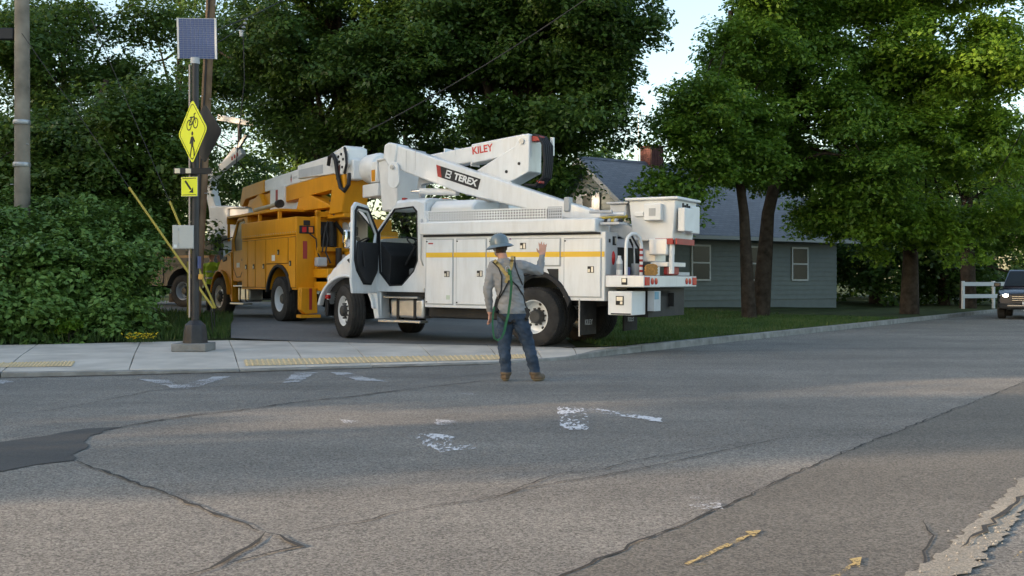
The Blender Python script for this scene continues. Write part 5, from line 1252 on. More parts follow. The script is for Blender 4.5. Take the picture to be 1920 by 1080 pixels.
# legs
for (hx, kx, ax, ky) in ((-.175,-.20,-.175,.03), (-.015,.105,.185,.03)):
    capsule(b, (hx,.0,.80), (kx,ky,.46), .112, .082); capsule(b, (kx,ky,.46), (ax,-.0,.13), .080, .068)
    b.ell((ax, 0, .10), (.074,.078,.05)); b.ell(((ax+kx)/2, .0, .30), (.078,.085,.12))
capsule(b, (-.175,-.02,.055), (-.205,.13,.045), .05, .045); b.ell((-.18,.02,.05), (.055,.10,.052))
capsule(b, (.185,-.02,.055), (.275,.07,.045), .05, .045); b.ell((.215,.01,.05), (.085,.075,.052))
rhand = Vector((.29,.2,1.63)); lhand = Vector((-.375,.05,.77))
def pickw(c):
    if c.z < .115: return 3 if c.z > .028 else 4
    if (c-rhand).length < .16 and c.z > 1.585: return 2
    if (c-lhand).length < .17 and c.z < .862 and c.x < -.305: return 2
    if c.x < -.30 and c.z > .7: return 0
    if c.z < .845: return 1
    if c.z > 1.535 and c.x < -.1:
        return 5 if (c.y < .02 and c.z > 1.60) else 2
    return 0
pb = body_mesh('body', b, [M['shirt'], M['jeans'], M['skin'], M['boot'], M['sole'], M['hair']], pickw, PE, .0085)
ht = bpy.data.objects.new('hard_hat', None); COL.objects.link(ht); ht.parent = PE; ht.location = (-.255,.03,1.70); ht.rotation_euler = (R(-4), R(-7), R(20)); ht.empty_display_size = .1
MB().lathe([(.118,.0),(.116,.04),(.106,.085),(.085,.118),(.055,.138),(.02,.146),(0,.146)], 28, (0,0,0), 'z').xf(Matrix.Diagonal((1.0,1.16,1,1))).build('shell', M['helmet'], ht, smooth=True)
MB().lathe([(.112,.012),(.135,.0),(.172,-.026),(.174,-.032),(.135,-.008),(.110,.0)], 28, (0,0,0), 'z').xf(Matrix.Diagonal((1.0,1.12,1,1))).build('brim', M['helmet'], ht, smooth=True)
rg = MB()
for xx in (-.03, 0, .03): rg.tube([(xx,-.13,.03),(xx,-.10,.105),(xx,-.03,.147),(xx,.05,.142),(xx,.11,.10)], .007, 6)
rg.build('ridges', M['helmet'], ht, smooth=True)
dc = B(.045,.085,-.128,-.118,.045,.075).build('decal', M['white'], ht); dc.rotation_euler = (0, 0, R(18)); dc.location = (.012,.0,-.004); B(.05,.08,-.130,-.127,.052,.066).build('decal_mark', M['redpaint'], dc)
bpy.context.view_layer.update()
bvh = BVHTree.FromPolygons([tuple(v.co) for v in pb.data.vertices], [tuple(p.vertices) for p in pb.data.polygons])
def mp_(u, v): return ((u-975)*.00667, (715-v)*.00667)
def ribbon(name, pts, wd, m, parent, off=.006, th=.005):
    """webbing laid on the back: follows the body's surface as seen from behind"""
    q = []
    for a, c in zip(pts[:-1], pts[1:]):
        for i in range(5): q.append(Vector(a).lerp(Vector(c), i/5))
    q.append(Vector(pts[-1])); P3 = []; ly = -.13
    for p in q:
        h = bvh.ray_cast(Vector((p.x, -1, p.y)), Vector((0, 1, 0)))
        y = h[0].y if h[0] is not None else ly
        if abs(y-ly) > .07: y = ly
        ly = y; P3.append(Vector((p.x, y-off, p.y)))
    mb = MB(); vs = []; n = len(P3)
    for i, p in enumerate(P3):
        t = (P3[min(i+1, n-1)]-P3[max(i-1, 0)]).normalized(); sd_ = t.cross(Vector((0, 1, 0))).normalized()*wd/2
        for o_ in (0, -th): vs += [p+sd_+Vector((0, o_, 0)), p-sd_+Vector((0, o_, 0))]
    f = []
    for i in range(n-1):
        a = i*4; c = a+4
        f += [(a, a+1, c+1, c), (a+2, c+2, c+3, a+3), (a, c, c+2, a+2), (a+1, a+3, c+3, c+1)]
    mb.add(vs, f); return mb.build(name, m, parent)
hn = bpy.data.objects.new('harness', None); COL.objects.link(hn); hn.parent = PE; hn.empty_display_size = .1
S = lambda *L: [mp_(*p) for p in L]
ribbon('shoulder_strap', S((927,489),(936,498),(947,512),(957,527)), .042, M['strap_tan'], hn)
ribbon('shoulder_strap', S((961,481),(959,498),(954,515),(949,531)), .042, M['strap_tan'], hn)
ribbon('edge_strap', S((924,492),(935,503),(941,518),(940,545),(932,565),(928,582)), .016, M['seal'], hn, .008)
ribbon('edge_strap', S((965,482),(966,500),(972,517),(980,535)), .016, M['seal'], hn, .008)
ribbon('back_pad', S((950,488),(952,505),(955,524)), .06, M['strap_grey'], hn, .004)
ribbon('back_strap', S((955,526),(945,545),(935,562),(929,582)), .018, M['seal'], hn, .009)
ribbon('back_strap', S((958,526),(970,537),(981,555),(986,575),(990,592)), .018, M['seal'], hn, .009)
ribbon('hip_strap', S((931,580),(938,592),(950,600)), .05, M['seal'], hn); ribbon('hip_strap', S((986,577),(990,588),(985,602)), .045, M['seal'], hn)
ribbon('thigh_strap', S((944,598),(956,606),(966,600)), .04, M['seal'], hn); 
dr = MB(); x, z = mp_(952, 505); n = 14; dr.tube([(x+.028*math.cos(6.283*i/n), -.155, z+.034*math.sin(6.283*i/n)) for i in range(n+1)], .006, 6); dr.build('d_ring', M['galv'], hn)
def lan(L, dy): return [(mp_(u, v)[0], dy_, mp_(u, v)[1]) for (u, v), dy_ in zip(L, dy)]
ln = MB(); LL = [(953,505),(957,515),(959,532),(958,548),(957,560),(955,575),(953,590),(949,605),(946,620),(941,632),(934,637),(927,633),(925,620),(924,603),(925,588),(927,575)]
dy = [-.165,-.165,-.165,-.165,-.165,-.17,-.175,-.18,-.185,-.19,-.19,-.185,-.18,-.17,-.16,-.15]
p3 = lan(LL, dy); vs = []
for i, p in enumerate(p3):
    a = Vector(p3[max(0, i-1)]); c = Vector(p3[min(len(p3)-1, i+1)]); t = (c-a).normalized(); sd_ = t.cross(Vector((.3*math.sin(i*1.3), 1, 0)).normalized()).normalized()*(.015 if i < 9 else .011)
    for o_ in (0, -.01): vs += [Vector(p)+sd_+Vector((0,o_,0)), Vector(p)-sd_+Vector((0,o_,0))]
f = []
for i in range(len(p3)-1):
    a = i*4; c = a+4; f += [(a, a+1, c+1, c), (a+2, c+2, c+3, a+3), (a, c, c+2, a+2), (a+1, a+3, c+3, c+1)]
ln.add(vs, f).build('lanyard', M['green'], hn, smooth=True)
B(*(lambda x, z: (x-.022, x+.022, -.175, -.15, z-.03, z+.03))(*mp_(956, 512))).build('snap_hook', M['green'], hn, bevel=.008)
# the second worker, by the yellow truck's front wheel
qx, qy = (397-960)/1920*29.0, 29.0
P2 = empty('person', (qx, qy, gz(qx, qy)), R(-20), 'worker in hi vis yellow top beside the front wheel of the yellow truck', 'person')
b = MB()
torso(b, [(0,0,.80,.15,.11),(0,0,.95,.165,.12),(0,0,1.2,.18,.125),(0,0,1.36,.20,.12),(0,0,1.44,.13,.09),(0,0,1.49,.065,.06)])
capsule(b, (0,0,1.46), (0,.0,1.56), .058, .056); b.ell((0,0,1.63), (.078,.095,.115), 14, 10); b.ell((0,-.10,1.61), (.014,.022,.02))
for s in (-1, 1):
    capsule(b, (.05*s,0,1.39), (.22*s,0,1.37), .075, .07); b.ell((s*.08,.0,1.62), (.012,.02,.03))
capsule(b, (-.22,0,1.37), (-.27,-.03,1.10), .07, .052); capsule(b, (-.27,-.03,1.10), (-.20,-.2,.93), .052, .038); hand(b, (-.20,-.2,.93), (.2,-.6,-.6), None, (1,0,.3), 1.0, .4)
capsule(b, (.22,0,1.37), (.36,-.15,1.32), .07, .052); capsule(b, (.36,-.15,1.32), (.42,-.25,1.52), .052, .038); hand(b, (.42,-.25,1.52), (.1,-.2,1), None, (-1,0,0), 1.0, .2)
for s in (-1, 1):
    capsule(b, (.09*s,0,.84), (.11*s,-.02,.46), .105, .075); capsule(b, (.11*s,-.02,.46), (.11*s,0,.10), .07, .055); capsule(b, (.11*s,.02,.05), (.12*s,-.14,.045), .05, .045)
def pick2(c):
    if c.z < .11: return 3
    if c.z < .84 and abs(c.x) < .3: return 1
    if c.z > 1.47: return 2
    if c.z < .98 and c.x < -.15 and c.y < -.14: return 2
    return 0
body_mesh('body', b, [M['hivis'], M['navy'], M['skin'], M['boot']], pick2, P2, .014)
MB().lathe([(.165,-.02),(.118,.0),(.115,.04),(.10,.09),(.06,.13),(0,.14)], 20, (0,0,1.68), 'z').xf(Matrix.Diagonal((1,1.12,1,1))).build('hard_hat', M['tanhat'], P2, smooth=True)
for zz in (1.02, 1.2): MB().lathe([(.188,-.025),(.19,-.02),(.19,.02),(.188,.025)], 20, (0,0,zz), 'z').xf(Matrix.Diagonal((1,.70,1,1))).build('reflective_band', M['panelgrey'], P2, smooth=True)
# ================================================================ house
def shingle_mat():
    m, t, b = new_mat('blue grey roof shingles'); N = t.nodes; L = t.links
    tc = N.new('ShaderNodeTexCoord'); br = N.new('ShaderNodeTexBrick')
    br.inputs['Scale'].default_value = 1.0; br.inputs['Color1'].default_value = (.14,.153,.172,1); br.inputs['Color2'].default_value = (.175,.188,.21,1); br.inputs['Mortar'].default_value = (.10,.115,.14,1)
    br.inputs['Mortar Size'].default_value = .012; br.inputs['Brick Width'].default_value = .32; br.inputs['Row Height'].default_value = .15
    L.new(tc.outputs['UV'], br.inputs['Vector'])
    no = N.new('ShaderNodeTexNoise'); no.inputs['Scale'].default_value = .9; no.inputs['Detail'].default_value = 6; L.new(tc.outputs['Object'], no.inputs['Vector'])
    mr = N.new('ShaderNodeMapRange'); mr.inputs[3].default_value = .82; mr.inputs[4].default_value = 1.18; L.new(no.outputs['Fac'], mr.inputs[0])
    vm = N.new('ShaderNodeVectorMath'); vm.operation = 'SCALE'; L.new(br.outputs['Color'], vm.inputs[0]); L.new(mr.outputs[0], vm.inputs['Scale'])
    L.new(vm.outputs[0], b.inputs['Base Color']); b.inputs['Roughness'].default_value = .9
    return m
M['shingle'] = shingle_mat()
# house frame: +x along the ridge, -y towards the road; origin under the near gable's apex
hgz = gz(4, 42)
HO = empty('house', (2.95, 41.4, hgz), math.atan2(.549, .836), 'grey sided house with blue grey shingle roof and brick chimney behind the white truck', 'house')
zr = 6.26-hgz; ze = 3.25-hgz; wd = 4.2; Ln = 10.8; sl = (zr-ze)/wd
MB().prismx([(-wd+.3,-.3),(wd-.3,-.3),(wd-.3,zr-sl*(wd-.3)-.12),(0,zr-.12),(-wd+.3,zr-sl*(wd-.3)-.12)], .25, Ln-.25).build('wall_core', M['siding'], HO)
bh = .19; z = .2; k = 0
while z < zr-.25:                       # lap boards of the gable end
    hwid = min(wd-.3, (zr-.14-z-bh)/sl)
    if hwid > .08:
        v = [(.25,-hwid-.0,z),(.25,hwid,z),(.25,hwid,z+bh),(.25,-hwid,z+bh)]
        o = MB().add([(.215,-hwid,z),(.215,hwid,z),(.24,hwid,z+bh),(.24,-hwid,z+bh)] + v, [(0,1,2,3),(4,7,6,5),(0,4,5,1),(2,6,7,3),(0,3,7,4),(1,5,6,2)]).build('clapboard', M['siding'], HO)
    z += bh
z = .2
while z < ze-.1:                        # front wall boards
    MB().add([(.25,-wd+.265,z),(Ln-.25,-wd+.265,z),(Ln-.25,-wd+.29,z+bh),(.25,-wd+.29,z+bh),(.25,-wd+.3,z),(Ln-.25,-wd+.3,z),(Ln-.25,-wd+.3,z+bh),(.25,-wd+.3,z+bh)], [(0,1,2,3),(0,4,5,1),(2,6,7,3),(0,3,7,4),(1,5,6,2)]).build('clapboard', M['siding'], HO)
    z += bh
def roof_plane(s):
    th = .12; a = [(0-.35, 0, zr), (Ln+.35, 0, zr), (Ln+.35, s*(wd+.35), zr-sl*(wd+.35)), (-.35, s*(wd+.35), zr-sl*(wd+.35))]
    mb = MB().add(a + [(x, y, z-th) for x, y, z in a], [(0,1,2,3),(4,7,6,5),(0,4,5,1),(1,5,6,2),(2,6,7,3),(3,7,4,0)])
    o = mb.build('roof_slope', M['shingle'], HO); uv = o.data.uv_layers.new(name='UVMap')
    for lp in o.data.loops:
        c = o.data.vertices[lp.vertex_index].co; uv.data[lp.index].uv = (c.x, c.y*math.sqrt(1+sl*sl))
    return o
rf = roof_plane(-1); roof_plane(1)
rd = MB().prismx([(-.16,zr-.09),(0,zr+.03),(.16,zr-.09),(0,zr-.02)], -.36, Ln+.36).build('ridge_cap', M['shingle'], HO)
for s in (-1, 1):                       # rake boards
    y1 = s*(wd+.35); z1 = zr-sl*(wd+.35)
    MB().add([(-.40,0,zr-.02),(-.40,y1,z1-.02),(-.40,y1,z1-.22),(-.40,0,zr-.24),(-.353,0,zr-.02),(-.353,y1,z1-.02),(-.353,y1,z1-.22),(-.353,0,zr-.24)], [(0,1,2,3),(4,7,6,5),(0,4,5,1),(2,6,7,3),(0,3,7,4),(1,5,6,2)]).build('rake_board', M['trimgrey'], HO)
B(-.35, Ln+.35, -wd-.47, -wd-.352, zr-sl*(wd+.35)-.16, zr-sl*(wd+.35)-.02).build('gutter', M['trimgrey'], HO)
# gable window with pale shutters
wz0, wz1 = 3.65-hgz, 4.75-hgz; wy = .02
wn_ = B(.13, .215, wy-.36, wy+.36, wz0-.05, wz1+.05).build('window', M['trim'], HO)
for i in range(2): B(.118, .135, wy-.30, wy+.30, wz0+.01+i*.56, wz0+.52+i*.56).build('pane', M['windark'], wn_)
for s in (-1, 1): B(.14, .19, wy+s*.38, wy+s*.78, wz0-.05, wz1+.05).build('shutter', M['trim'], HO, bevel=.01)
for xx in (2.6, 5.4, 8.2):
    wn_ = B(xx-.5, xx+.5, -wd+.22, -wd+.268, .95, 2.35).build('window', M['trim'], HO)
    for i in range(2): B(xx-.42, xx+.42, -wd+.205, -wd+.222, 1.02+i*.66, 1.62+i*.66).build('pane', M['windark'], wn_)
# chimney of bricks
chx = 3.55
ch = B(chx-.34, chx+.34, -.36, .36, zr-.4, zr+.62).build('chimney', M['joint'], HO)
bw, bhh = .165, .085; proto = None
for r_ in range(11):
    z = zr-.36+r_*bhh
    off = (r_ % 2)*.08
    for face in range(4):
        for c_ in range(4):
            a = -.34+c_*bw+.004+off*.0
            if face == 0: bx_ = (chx+a, chx+a+bw-.012, -.375, -.355)
            elif face == 1: bx_ = (chx+a, chx+a+bw-.012, .355, .375)
            elif face == 2: bx_ = (chx-.355, chx-.335, a+.01, a+bw)
            else: bx_ = (chx+.335, chx+.355, a+.01, a+bw)
            if face in (0, 2):
                B(*bx_, z, z+bhh-.012).build('brick', M['brick'], ch)
B(chx-.40, chx+.40, -.43, .43, zr+.62, zr+.70).build('chimney_cap', M['brick'], ch, bevel=.01)
# roof aerial
an_ = MB(); A0 = (3.0, .2, zr-.2); an_.cyl(A0, (3.0,.2,zr+2.05), .022, n=6); an_.cyl((2.2,.1,zr+2.0), (4.2,.35,zr+2.0), .018, n=5)
for k in range(6): an_.cyl((2.3+k*.36,-.35+.05*k,zr+2.0), (2.3+k*.36,.55,zr+2.0), .012, n=5)
an_.build('aerial', M['galv'], HO)
# ================================================================ far parked/oncoming car
SVX, SVY = 17.9, 35.2
SV = empty('suv', (SVX, SVY, 0.0), math.atan2(-.86, -.5), 'dark oncoming suv with lit headlights at the right edge', 'car'); SV.scale = (1, 1, .94)
car = mat('dark maroon car paint', (.025,.022,.035), .25, var=.1, coat=.6)
# side profile in car frame: +x forward
bodyp = [(-2.35,.45),(-2.38,.75),(-2.30,1.05),(-2.20,1.12),(.95,1.08),(1.9,1.00),(2.28,.90),(2.36,.62),(2.30,.38)] 
def carprof(mb, secs):
    n = len(secs[0][1]); vs = []
    for x, row in secs: vs += [(x, y, z) for y, z in row]
    f = [(i*n+j, (i+1)*n+j, (i+1)*n+(j+1) % n, i*n+(j+1) % n) for i in range(len(secs)-1) for j in range(n)]
    f += [tuple(range(n-1, -1, -1)), tuple(range((len(secs)-1)*n, len(secs)*n))]
    return mb.add(vs, f)
def row(w0, w1, z0, zm, z1): return [(-w0, z0), (-w1, zm), (-w1*.94, z1-.04), (-w1*.5, z1), (w1*.5, z1), (w1*.94, z1-.04), (w1, zm), (w0, z0)]
carprof(MB(), [(-2.35, row(.84,.90,.5,.8,1.05)), (-2.1, row(.92,.96,.35,.8,1.12)), (0, row(.93,.98,.30,.8,1.11)), (.95, row(.93,.98,.30,.8,1.10)), (1.7, row(.92,.97,.32,.78,1.05)), (2.15, row(.88,.93,.36,.74,.98)), (2.36, row(.78,.84,.42,.68,.86))]).build('body', car, SV, smooth=True)
carprof(MB(), [(-2.2, [(-.86,1.10),(-.84,1.15),(.84,1.15),(.86,1.10)]), (-1.95, [(-.86,1.10),(-.70,1.70),(.70,1.70),(.86,1.10)]), (-.2, [(-.88,1.09),(-.72,1.76),(.72,1.76),(.88,1.09)]), (.30, [(-.88,1.09),(-.72,1.72),(.72,1.72),(.88,1.09)]), (1.05, [(-.88,1.08),(-.82,1.12),(.82,1.12),(.88,1.08)])]).build('greenhouse', car, SV, bevel=.03)
MB().add([(.36,-.68,1.68),(.36,.68,1.68),(1.03,.80,1.14),(1.03,-.80,1.14)], [(0,1,2,3)]).xf(Matrix.Translation((.02,0,.012))).build('windshield', M['windark'], SV)
for s in (-1, 1):
    MB().add([(-1.8,s*.80,1.18),(.75,s*.83,1.16),(.28,s*.735,1.64),(-1.7,s*.725,1.64)], [(0,1,2,3)]).xf(Matrix.Translation((0,s*.015,0))).build('side_window', M['windark'], SV)
    for x in (-1.45, 1.45):
        e = bpy.data.objects.new('wheel', None); COL.objects.link(e); e.parent = SV; e.location = (x, s*.84, .37); e.rotation_euler = (0, 0, 0 if s > 0 else math.pi); e.empty_display_size = .1
        MB().lathe([(.24,.06),(.26,.11),(.34,.12),(.37,.09),(.37,-.09),(.34,-.12),(.24,-.10)], 24).build('tyre', M['rubber'], e, smooth=True); MB().lathe([(.25,.08),(.22,.06),(.1,.07),(.05,.09),(0,.09)], 20).build('rim', M['steel'], e, smooth=True)
    hl = MB().ell((2.26,s*.68,.82), (.10,.17,.075)).build('headlight', M['lampglass'], SV, smooth=True)
    MB().ell((2.345,s*.66,.82), (.03,.09,.05)).build('lamp', emit_mat('lit headlamp', (1.0,.93,.8), 14.0), hl, smooth=True)
    B(.85, 1.05, s*.92, s*1.12, 1.12, 1.28).build('mirror', car, SV, bevel=.03)
gl_ = B(2.33, 2.38, -.48, .48, .62, .84).build('grille', M['frame'], SV, bevel=.02)
for k in range(3): B(2.375, 2.39, -.47, .47, .65+k*.065, .675+k*.065).build('grille_bar', M['chrome'], gl_)
B(2.28, 2.42, -.86, .86, .36, .56).build('bumper', M['frame'], SV, bevel=.04); B(2.40, 2.43, -.6, .6, .46, .50).build('bumper_trim', M['chrome'], SV)
B(2.42, 2.43, -.16, .16, .52, .62).build('licence_plate', M['whitep'], SV)
# pale rail fence behind the car
fx0, fy0 = 18.5, 42.0
RF = empty('rail_fence', (fx0, fy0, gz(fx0, fy0)), R(20), 'low white rail fence beyond the dark oncoming suv', 'fence')
for k in range(6): B(k*1.6-.05, k*1.6+.05, -.05, .05, -.1, 1.15).build('post', M['trim'], RF, bevel=.01)
for z in (.45, .95): B(-.1, 8.2, -.075, -.052, z, z+.16).build('rail', M['trim'], RF)
# ================================================================ trees
def leaves_mesh(name, pos, nrm, size, m, parent, seed=0, lobed=True):
    """one folded leaf per position"""
    r = np.random.default_rng(seed); n = len(pos)
    nrm = nrm/np.linalg.norm(nrm, axis=1, keepdims=True)
    a = np.cross(nrm, r.normal(size=(n, 3))); a /= np.linalg.norm(a, axis=1, keepdims=True)
    b = np.cross(nrm, a); s = (size*r.uniform(.5, 1.5, n))[:, None]
    if lobed:
        # six-pointed leaf outline, two faces folded on the midrib
        loc = [(-.5, 0, 0), (-.18, .48, .10), (.12, .30, .05), (.55, 0, -.08), (.12, -.30, .05), (-.18, -.48, .10)]
        V = np.stack([pos + a*s*x + b*s*y + nrm*s*z for x, y, z in loc], 1).reshape(-1, 3); k = np.arange(n)*6
        q1 = np.stack([k, k+3, k+2, k+1], 1); q2 = np.stack([k, k+5, k+4, k+3], 1)
        loops = np.concatenate([q1, q2], 1).ravel()
    else:
        loc = [(-.5, 0, 0), (0, .3, .06), (.5, 0, -.06), (0, -.3, .06)]
        V = np.stack([pos + a*s*x + b*s*y + nrm*s*z for x, y, z in loc], 1).reshape(-1, 3); k = np.arange(n)*4
        loops = np.stack([k, k+1, k+2, k+3], 1).ravel()
    me = bpy.data.meshes.new(name); nf = len(loops)//4
    me.vertices.add(len(V)); me.vertices.foreach_set('co', V.astype(np.float32).ravel())
    me.loops.add(len(loops)); me.loops.foreach_set('vertex_index', loops.astype(np.int32))
    me.polygons.add(nf); me.polygons.foreach_set('loop_start', np.arange(nf, dtype=np.int32)*4)
    me.update(calc_edges=True); me.materials.append(m)
    o = bpy.data.objects.new(name, me); COL.objects.link(o); o.parent = parent; return o
def tree(name, base, trunkpts, tr, lobes, clumps, per, lsize, m, label, cat='tree', seed=0, cr=(.55,.95), flat=.55, group=None, limbs=26, bark=None, shell=.5, lobed=False, keep=None, tip=.3):
    """base (x,y); lobes [(cx,cy,cz,rx,ry,rz)] in world; trunkpts world path of the trunk"""
    r = np.random.default_rng(seed); bz = gz(base[0], base[1])
    e = empty(name, (base[0], base[1], bz), 0, label, cat, group); o0 = np.array([base[0], base[1], bz])
    vol = np.array([l[3]*l[4]*l[5] for l in lobes])**.75; vol /= vol.sum(); C = []; Cout = []
    sub_ = 9; nb = max(4, clumps//sub_)
    for l, v_ in zip(lobes, vol):                             # boughs inside each lobe, clumps on each bough
        n = max(3, int(nb*v_+.5)); d_ = r.normal(size=(n, 3)); d_ /= np.linalg.norm(d_, axis=1, keepdims=True)
        rad = shell+(1-shell)*r.random((n, 1))**.6
        bc = np.array(l[:3])+d_*rad*np.array(l[3:]); br = (cr[1]*1.35*r.uniform(.65, 1.25, n))
        o_ = r.normal(size=(n, sub_, 3)); o_ /= np.linalg.norm(o_, axis=2, keepdims=True); o_ *= r.random((n, sub_, 1))**.5
        cc = bc[:, None, :]+o_*br[:, None, None]*np.array([1, 1, .5]); cc[..., 2] -= .22*br[:, None]*np.hypot(o_[..., 0], o_[..., 1])**2
        C.append(cc.reshape(-1, 3)); Cout.append(np.repeat(d_, sub_, 0))
    C = np.concatenate(C); Cout = np.concatenate(Cout)
    n = len(C); R_ = r.uniform(cr[0], cr[1], n)*.72
    q = r.normal(size=(n, per, 3)); q /= np.linalg.norm(q, axis=2, keepdims=True); q *= r.random((n, per, 1))**.45
    off = q*R_[:, None, None]*np.array([1, 1, flat]); rr = np.hypot(off[..., 0], off[..., 1])/R_[:, None]
    off[..., 2] -= .35*R_[:, None]*rr**2                      # sprays droop at their rim
    pos = (C[:, None, :]+off).reshape(-1, 3)
    nr = (np.array([0, 0, 1.0]) + .5*q + .35*Cout[:, None, :] + .5*r.normal(size=q.shape)).reshape(-1, 3)
    leaves_mesh('crown', pos-o0, nr, lsize, m, e, seed, lobed)
    tp = [Vector(p)-Vector(o0) for p in trunkpts]; mb = MB()
    nt_ = len(tp); rad = [tr*(1-.55*i/(nt_-1)) for i in range(nt_)]; rad[0] *= 1.35
    mb.tube(tp, rad, 12)
    idx = r.choice(n, min(limbs, n), replace=False)
    for i in idx:
        c = Vector(C[i])-Vector(o0); s = r.uniform(.35, .95)*(nt_-1); j = min(int(s), nt_-2)
        s0 = tp[j].lerp(tp[j+1], s-j); r0 = rad[j]*.45
        mid = s0.lerp(c, .5)+Vector((0, 0, .25*(c-s0).length*r.uniform(.2, .7))); m2 = s0.lerp(mid, .5)+Vector(r.normal(size=3)*.12)
        mb.tube([s0, m2, mid, mid.lerp(c, .6), c], [r0, r0*.75, r0*.5, r0*.3, .012], 6)
    mb.build('trunk', bark or M['bark'], e, smooth=True)
    return e
def L(u, v, Y, ru, rv, ry):
    """crown lobe from a picture position at depth Y, radii in picture pixels (and metres in depth)"""
    p = P(u, v, Y); k = Y/1920; s_ = 1.0 if Y > 25 else .2
    return (p.x, p.y, p.z, max(.3, ru*k-s_), max(.3, ry-s_*.6), max(.3, rv*k-s_))
# big dark maples behind the trucks
tx, ty = P(640, 0, 31).x, 31
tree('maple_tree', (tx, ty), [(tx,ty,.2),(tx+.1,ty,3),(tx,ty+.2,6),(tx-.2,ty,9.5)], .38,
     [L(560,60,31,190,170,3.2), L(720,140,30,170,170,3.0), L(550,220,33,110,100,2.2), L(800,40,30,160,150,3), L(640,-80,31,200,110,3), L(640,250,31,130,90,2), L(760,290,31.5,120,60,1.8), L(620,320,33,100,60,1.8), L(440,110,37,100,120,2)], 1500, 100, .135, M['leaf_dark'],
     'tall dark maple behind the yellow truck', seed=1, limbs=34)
tx2 = P(985, 0, 30).x
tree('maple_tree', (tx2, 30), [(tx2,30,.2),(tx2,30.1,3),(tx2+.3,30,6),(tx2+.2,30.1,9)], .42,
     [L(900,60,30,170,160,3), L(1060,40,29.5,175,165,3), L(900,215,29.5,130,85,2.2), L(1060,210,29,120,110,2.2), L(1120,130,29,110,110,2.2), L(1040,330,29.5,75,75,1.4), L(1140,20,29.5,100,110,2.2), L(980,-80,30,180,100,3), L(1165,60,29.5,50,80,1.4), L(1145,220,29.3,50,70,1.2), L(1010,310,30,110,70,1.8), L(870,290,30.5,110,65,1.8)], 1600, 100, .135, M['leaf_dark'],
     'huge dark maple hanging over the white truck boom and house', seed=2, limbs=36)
# right hand maples
def rt(u, Y, pts, trr, lobes, clumps, label, seed, m, **kw):
    x = P(u, 0, Y).x; z = gz(x, Y)
    return tree('maple_tree', (x, Y), [(P(a, b, Y).x, Y, max(z-.1, P(a, b, Y).z)) for a, b in pts], trr, lobes, clumps, kw.pop('per', 105), kw.pop('ls', .132), m, label, seed=seed, **kw)
rt(1385, 31, [(1405,620),(1395,400),(1380,290),(1370,120),(1370,20)], .17, [L(1325,170,30,60,90,1.8), L(1400,90,31,80,110,2.2), L(1285,260,29.5,55,50,1.2), L(1400,210,31,90,90,2), L(1258,335,29.5,55,60,1.0), L(1262,400,29.4,40,40,.8), L(1430,-20,31,70,90,2), L(1340,290,30.5,80,60,1.5), L(1310,220,29.8,50,60,1.2), L(1390,290,31,110,75,1.8)], 700, 'slim maple with leafy arms over the house roof beside the sky gap', 3, M['leaf_mid'], limbs=26)
rt(1440, 33, [(1425,640),(1440,400),(1470,270),(1500,120),(1510,20)], .23, [L(1490,90,33,110,130,2.6), L(1560,200,32,110,110,2.4), L(1440,240,33,70,70,1.8), L(1560,-20,33,120,100,2.6), L(1620,330,32,120,100,2.2), L(1490,330,35,100,70,2), L(1470,-10,33,90,110,2.5), L(1400,330,36,80,50,1.8), L(1545,300,37,110,80,1.8), L(1480,300,34,130,90,2.2), L(1590,390,34,130,90,2.2)], 1150, 'maple with forked dark trunk right of the house roof', 4, M['leaf_mid'], limbs=30)
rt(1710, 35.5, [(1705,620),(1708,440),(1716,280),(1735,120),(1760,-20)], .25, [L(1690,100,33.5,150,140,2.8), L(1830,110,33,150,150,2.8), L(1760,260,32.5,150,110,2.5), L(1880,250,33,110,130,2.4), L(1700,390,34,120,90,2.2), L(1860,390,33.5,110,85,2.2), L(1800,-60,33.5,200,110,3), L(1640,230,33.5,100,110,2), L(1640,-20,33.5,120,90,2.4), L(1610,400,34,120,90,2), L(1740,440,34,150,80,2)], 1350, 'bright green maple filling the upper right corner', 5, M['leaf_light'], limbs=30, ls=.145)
rt(1815, 43, [(1815,580),(1815,420),(1815,330),(1820,200)], .26, [L(1860,430,43,100,70,2), L(1960,380,43,100,110,2.4), L(1780,330,43,110,80,2)], 340, 'darker tree behind the oncoming suv', 6, M['leaf_mid'], limbs=16)
# left trees: thin, sky shows through
def lt(u, Y, pts, trr, lobes, clumps, label, seed, per=60, ls=.135, m=None, **kw):
    x = P(u, 0, Y).x; z = gz(x, Y)
    return tree(kw.pop('name', 'tree'), (x, Y), [(P(a, b, Y).x, Y, max(z-.1, P(a, b, Y).z)) for a, b in pts], trr, lobes, clumps, per, ls, m or M['leaf_wood'], label, seed=seed, **kw)
lt(92, 29, [(92,600),(92,380),(95,200),(90,60)], .15, [L(60,130,29,110,70,1.6), L(20,30,29,90,80,1.6), L(0,240,28,120,100,2), L(90,200,28.5,110,80,1.6), L(40,70,28,130,100,1.6)], 330, 'slender tree nearest the pale utility pole', 7, per=75, ls=.125, limbs=9)
lt(125, 31, [(128,600),(126,380),(120,180),(118,40)], .14, [L(190,150,31,100,60,1.4), L(170,50,31,100,50,1.2), L(280,30,31,110,70,1.4), L(110,20,31,130,70,1.4), L(220,120,31,120,80,1.4)], 300, 'slender tree in the middle of the left hand grove', 8, per=60, ls=.125, limbs=9)
lt(150, 26.5, [(152,600),(150,400),(165,260),(200,150)], .15, [L(250,220,26,110,90,1.8), L(310,190,26.5,80,90,1.6), L(200,310,26,150,90,1.8), L(310,310,26,90,90,1.6), L(60,320,25.5,130,90,1.8), L(-30,330,25.5,90,100,1.6), L(120,250,26.5,110,70,1.6), L(150,380,25.5,170,50,1.4), L(300,420,25.5,50,45,1.0)], 940, 'leafy tree left of the solar panel', 9, per=90, ls=.13, limbs=14)
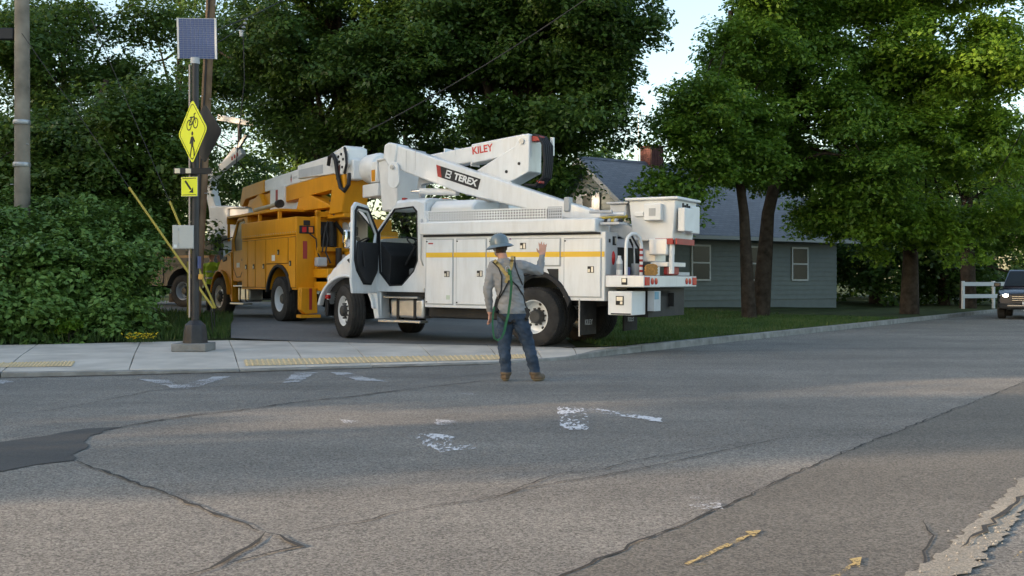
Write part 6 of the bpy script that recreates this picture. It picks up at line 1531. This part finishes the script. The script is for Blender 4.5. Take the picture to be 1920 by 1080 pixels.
lt(330, 40, [(330,600),(330,400),(335,200),(340,0)], .2, [L(330,250,40,130,130,2.4), L(420,150,40,100,130,2.2), L(450,320,40,110,100,2), L(380,350,40,130,100,2), L(400,20,40,120,80,2.2), L(300,-30,40,110,60,2)], 560, 'tall tree between the solar panel and the big maple', 10, per=46, m=M['leaf_dark'])
# bushes
def bush(u, v, Y, lobes, clumps, label, seed):
    x = P(u, 0, Y).x
    return tree('bush', (x, Y), [(x,Y,gz(x,Y)-.05),(x+.05,Y,.6),(x,Y,1.1)], .06, lobes, clumps, 56, .115, M['leaf_bush'], label, cat='bush', seed=seed, cr=(.2,.56), flat=.6, limbs=36, shell=.68)
bush(60, 600, 20.6, [L(20,560,19.6,90,85,.9), L(80,500,20.2,75,80,.9), L(-40,500,20.9,90,110,1.0), L(70,600,19.3,75,55,.6), L(30,440,21.4,70,60,.8), L(110,450,21.3,50,70,.8), L(-20,600,19.2,70,55,.7)], 560, 'large green bush at the far left beside the sidewalk', 21)
bush(200, 600, 21.6, [L(190,500,21.0,75,75,.8), L(212,590,20.2,60,65,.7), L(150,600,19.8,65,55,.7), L(245,530,22.2,42,60,.7), L(180,430,22.2,60,50,.8), L(235,440,22.5,35,55,.7), L(140,520,20.4,60,60,.7)], 560, 'rounded green bush left of the guy wires', 22)
bush(130, 450, 23.2, [L(60,410,23.4,100,45,1), L(160,400,23.4,80,45,1), L(250,430,23.8,40,60,.8), L(-20,420,23.4,80,60,1)], 330, 'taller bush behind the front bushes around the pale pole', 23)
# small bright sapling at the edge of the bushes
lx2 = P(129, 0, 18.9).x
tree('sapling', (lx2, 18.9), [(lx2,18.9,.08),(lx2,18.9,.25),(lx2,18.9,.4)], .012, [(lx2,18.9,.35,.17,.15,.22)], 8, 14, .10, M['leaf_light'], 'small bright green sapling at the foot of the left bush', cat='sapling', seed=31, cr=(.08,.14), limbs=5, lobed=False)
# trees farther back close the view between the crowns
bgt = [(-60,52,'far tree at the left edge behind the grove'),(200,56,'far tree behind the left hand grove'),(560,50,'far tree behind the raised boom'),(760,50,'far tree behind the white truck cab'),(990,52,'far tree left of the house'),(1400,66,'far tree behind the house roof'),(1560,64,'far tree right of the house'),(1700,60,'far tree behind the bright maple'),(1830,62,'far tree above the suv'),(1990,60,'far tree past the right edge'),(1640,50,'far low tree right of the house wall'),(1500,56,'far low tree behind the house'),(1770,48,'far low tree left of the suv')]
for i, (u, Y, lab) in enumerate(bgt):
    x = P(u, 0, Y).x; h = [9,9.5,11,11.5,10.5,5.0,7.6,9,10,10,6.0,7.0,5.5][i]; z0 = gz(x, Y)
    tree('background_tree', (x, Y), [(x,Y,z0-.1),(x,Y,h*.4),(x,Y,h*.85)], .22, [(x,Y,h*.62,4.6,2.6,h*.42),(x-2.5,Y,h*.40,3.2,2.2,h*.36),(x+2.5,Y+.5,h*.42,3.2,2.2,h*.36)], 360, 34, .26, M['leaf_wood'] if i % 2 else M['leaf_dark'], lab, seed=40+i, cr=(.7,1.3), limbs=12, group='trees far behind the trucks', lobed=False)
# trees across the street, behind and left of the camera: they shade the road and dapple the low sun
st = [(-24,-10,9,3.6),(-27,-.5,8,.8),(-27,3.9,9,.9),(-31,4.5,12,2.6),(-34,9.5,15,3.4),(-40,3.5,18,3.6),(-41,11,21,4.8),(-40,17.5,19,4.8),(-41,24,19,4.8),(-47,14.5,20,5.0),(-47,21,20,5.0),(-42,31,18,5.0),(-37,6.8,19,3.6),(-50,5,22,4.6),(-52,10,21,4.8),(-36,12.5,20,3.8)]
for i, (x, y, h, rad) in enumerate(st):
    tree('street_tree', (x, y), [(x,y,0),(x,y,h*.4),(x+.2,y,h*.8)], .28, [(x,y,h*.62,rad,rad,h*.36),(x+.8,y+1.2,h*.36,rad*.8,rad*.8,h*.27),(x-.5,y-1.2,h*.34,rad*.8,rad*.75,h*.26)], 900 if y > 2 else 300, 20, .42, M['leaf_mid'], 'street tree across the road, outside the picture to the left', seed=60+i, cr=(.6,1.0), limbs=14, group='street trees outside the picture on the left', lobed=False)
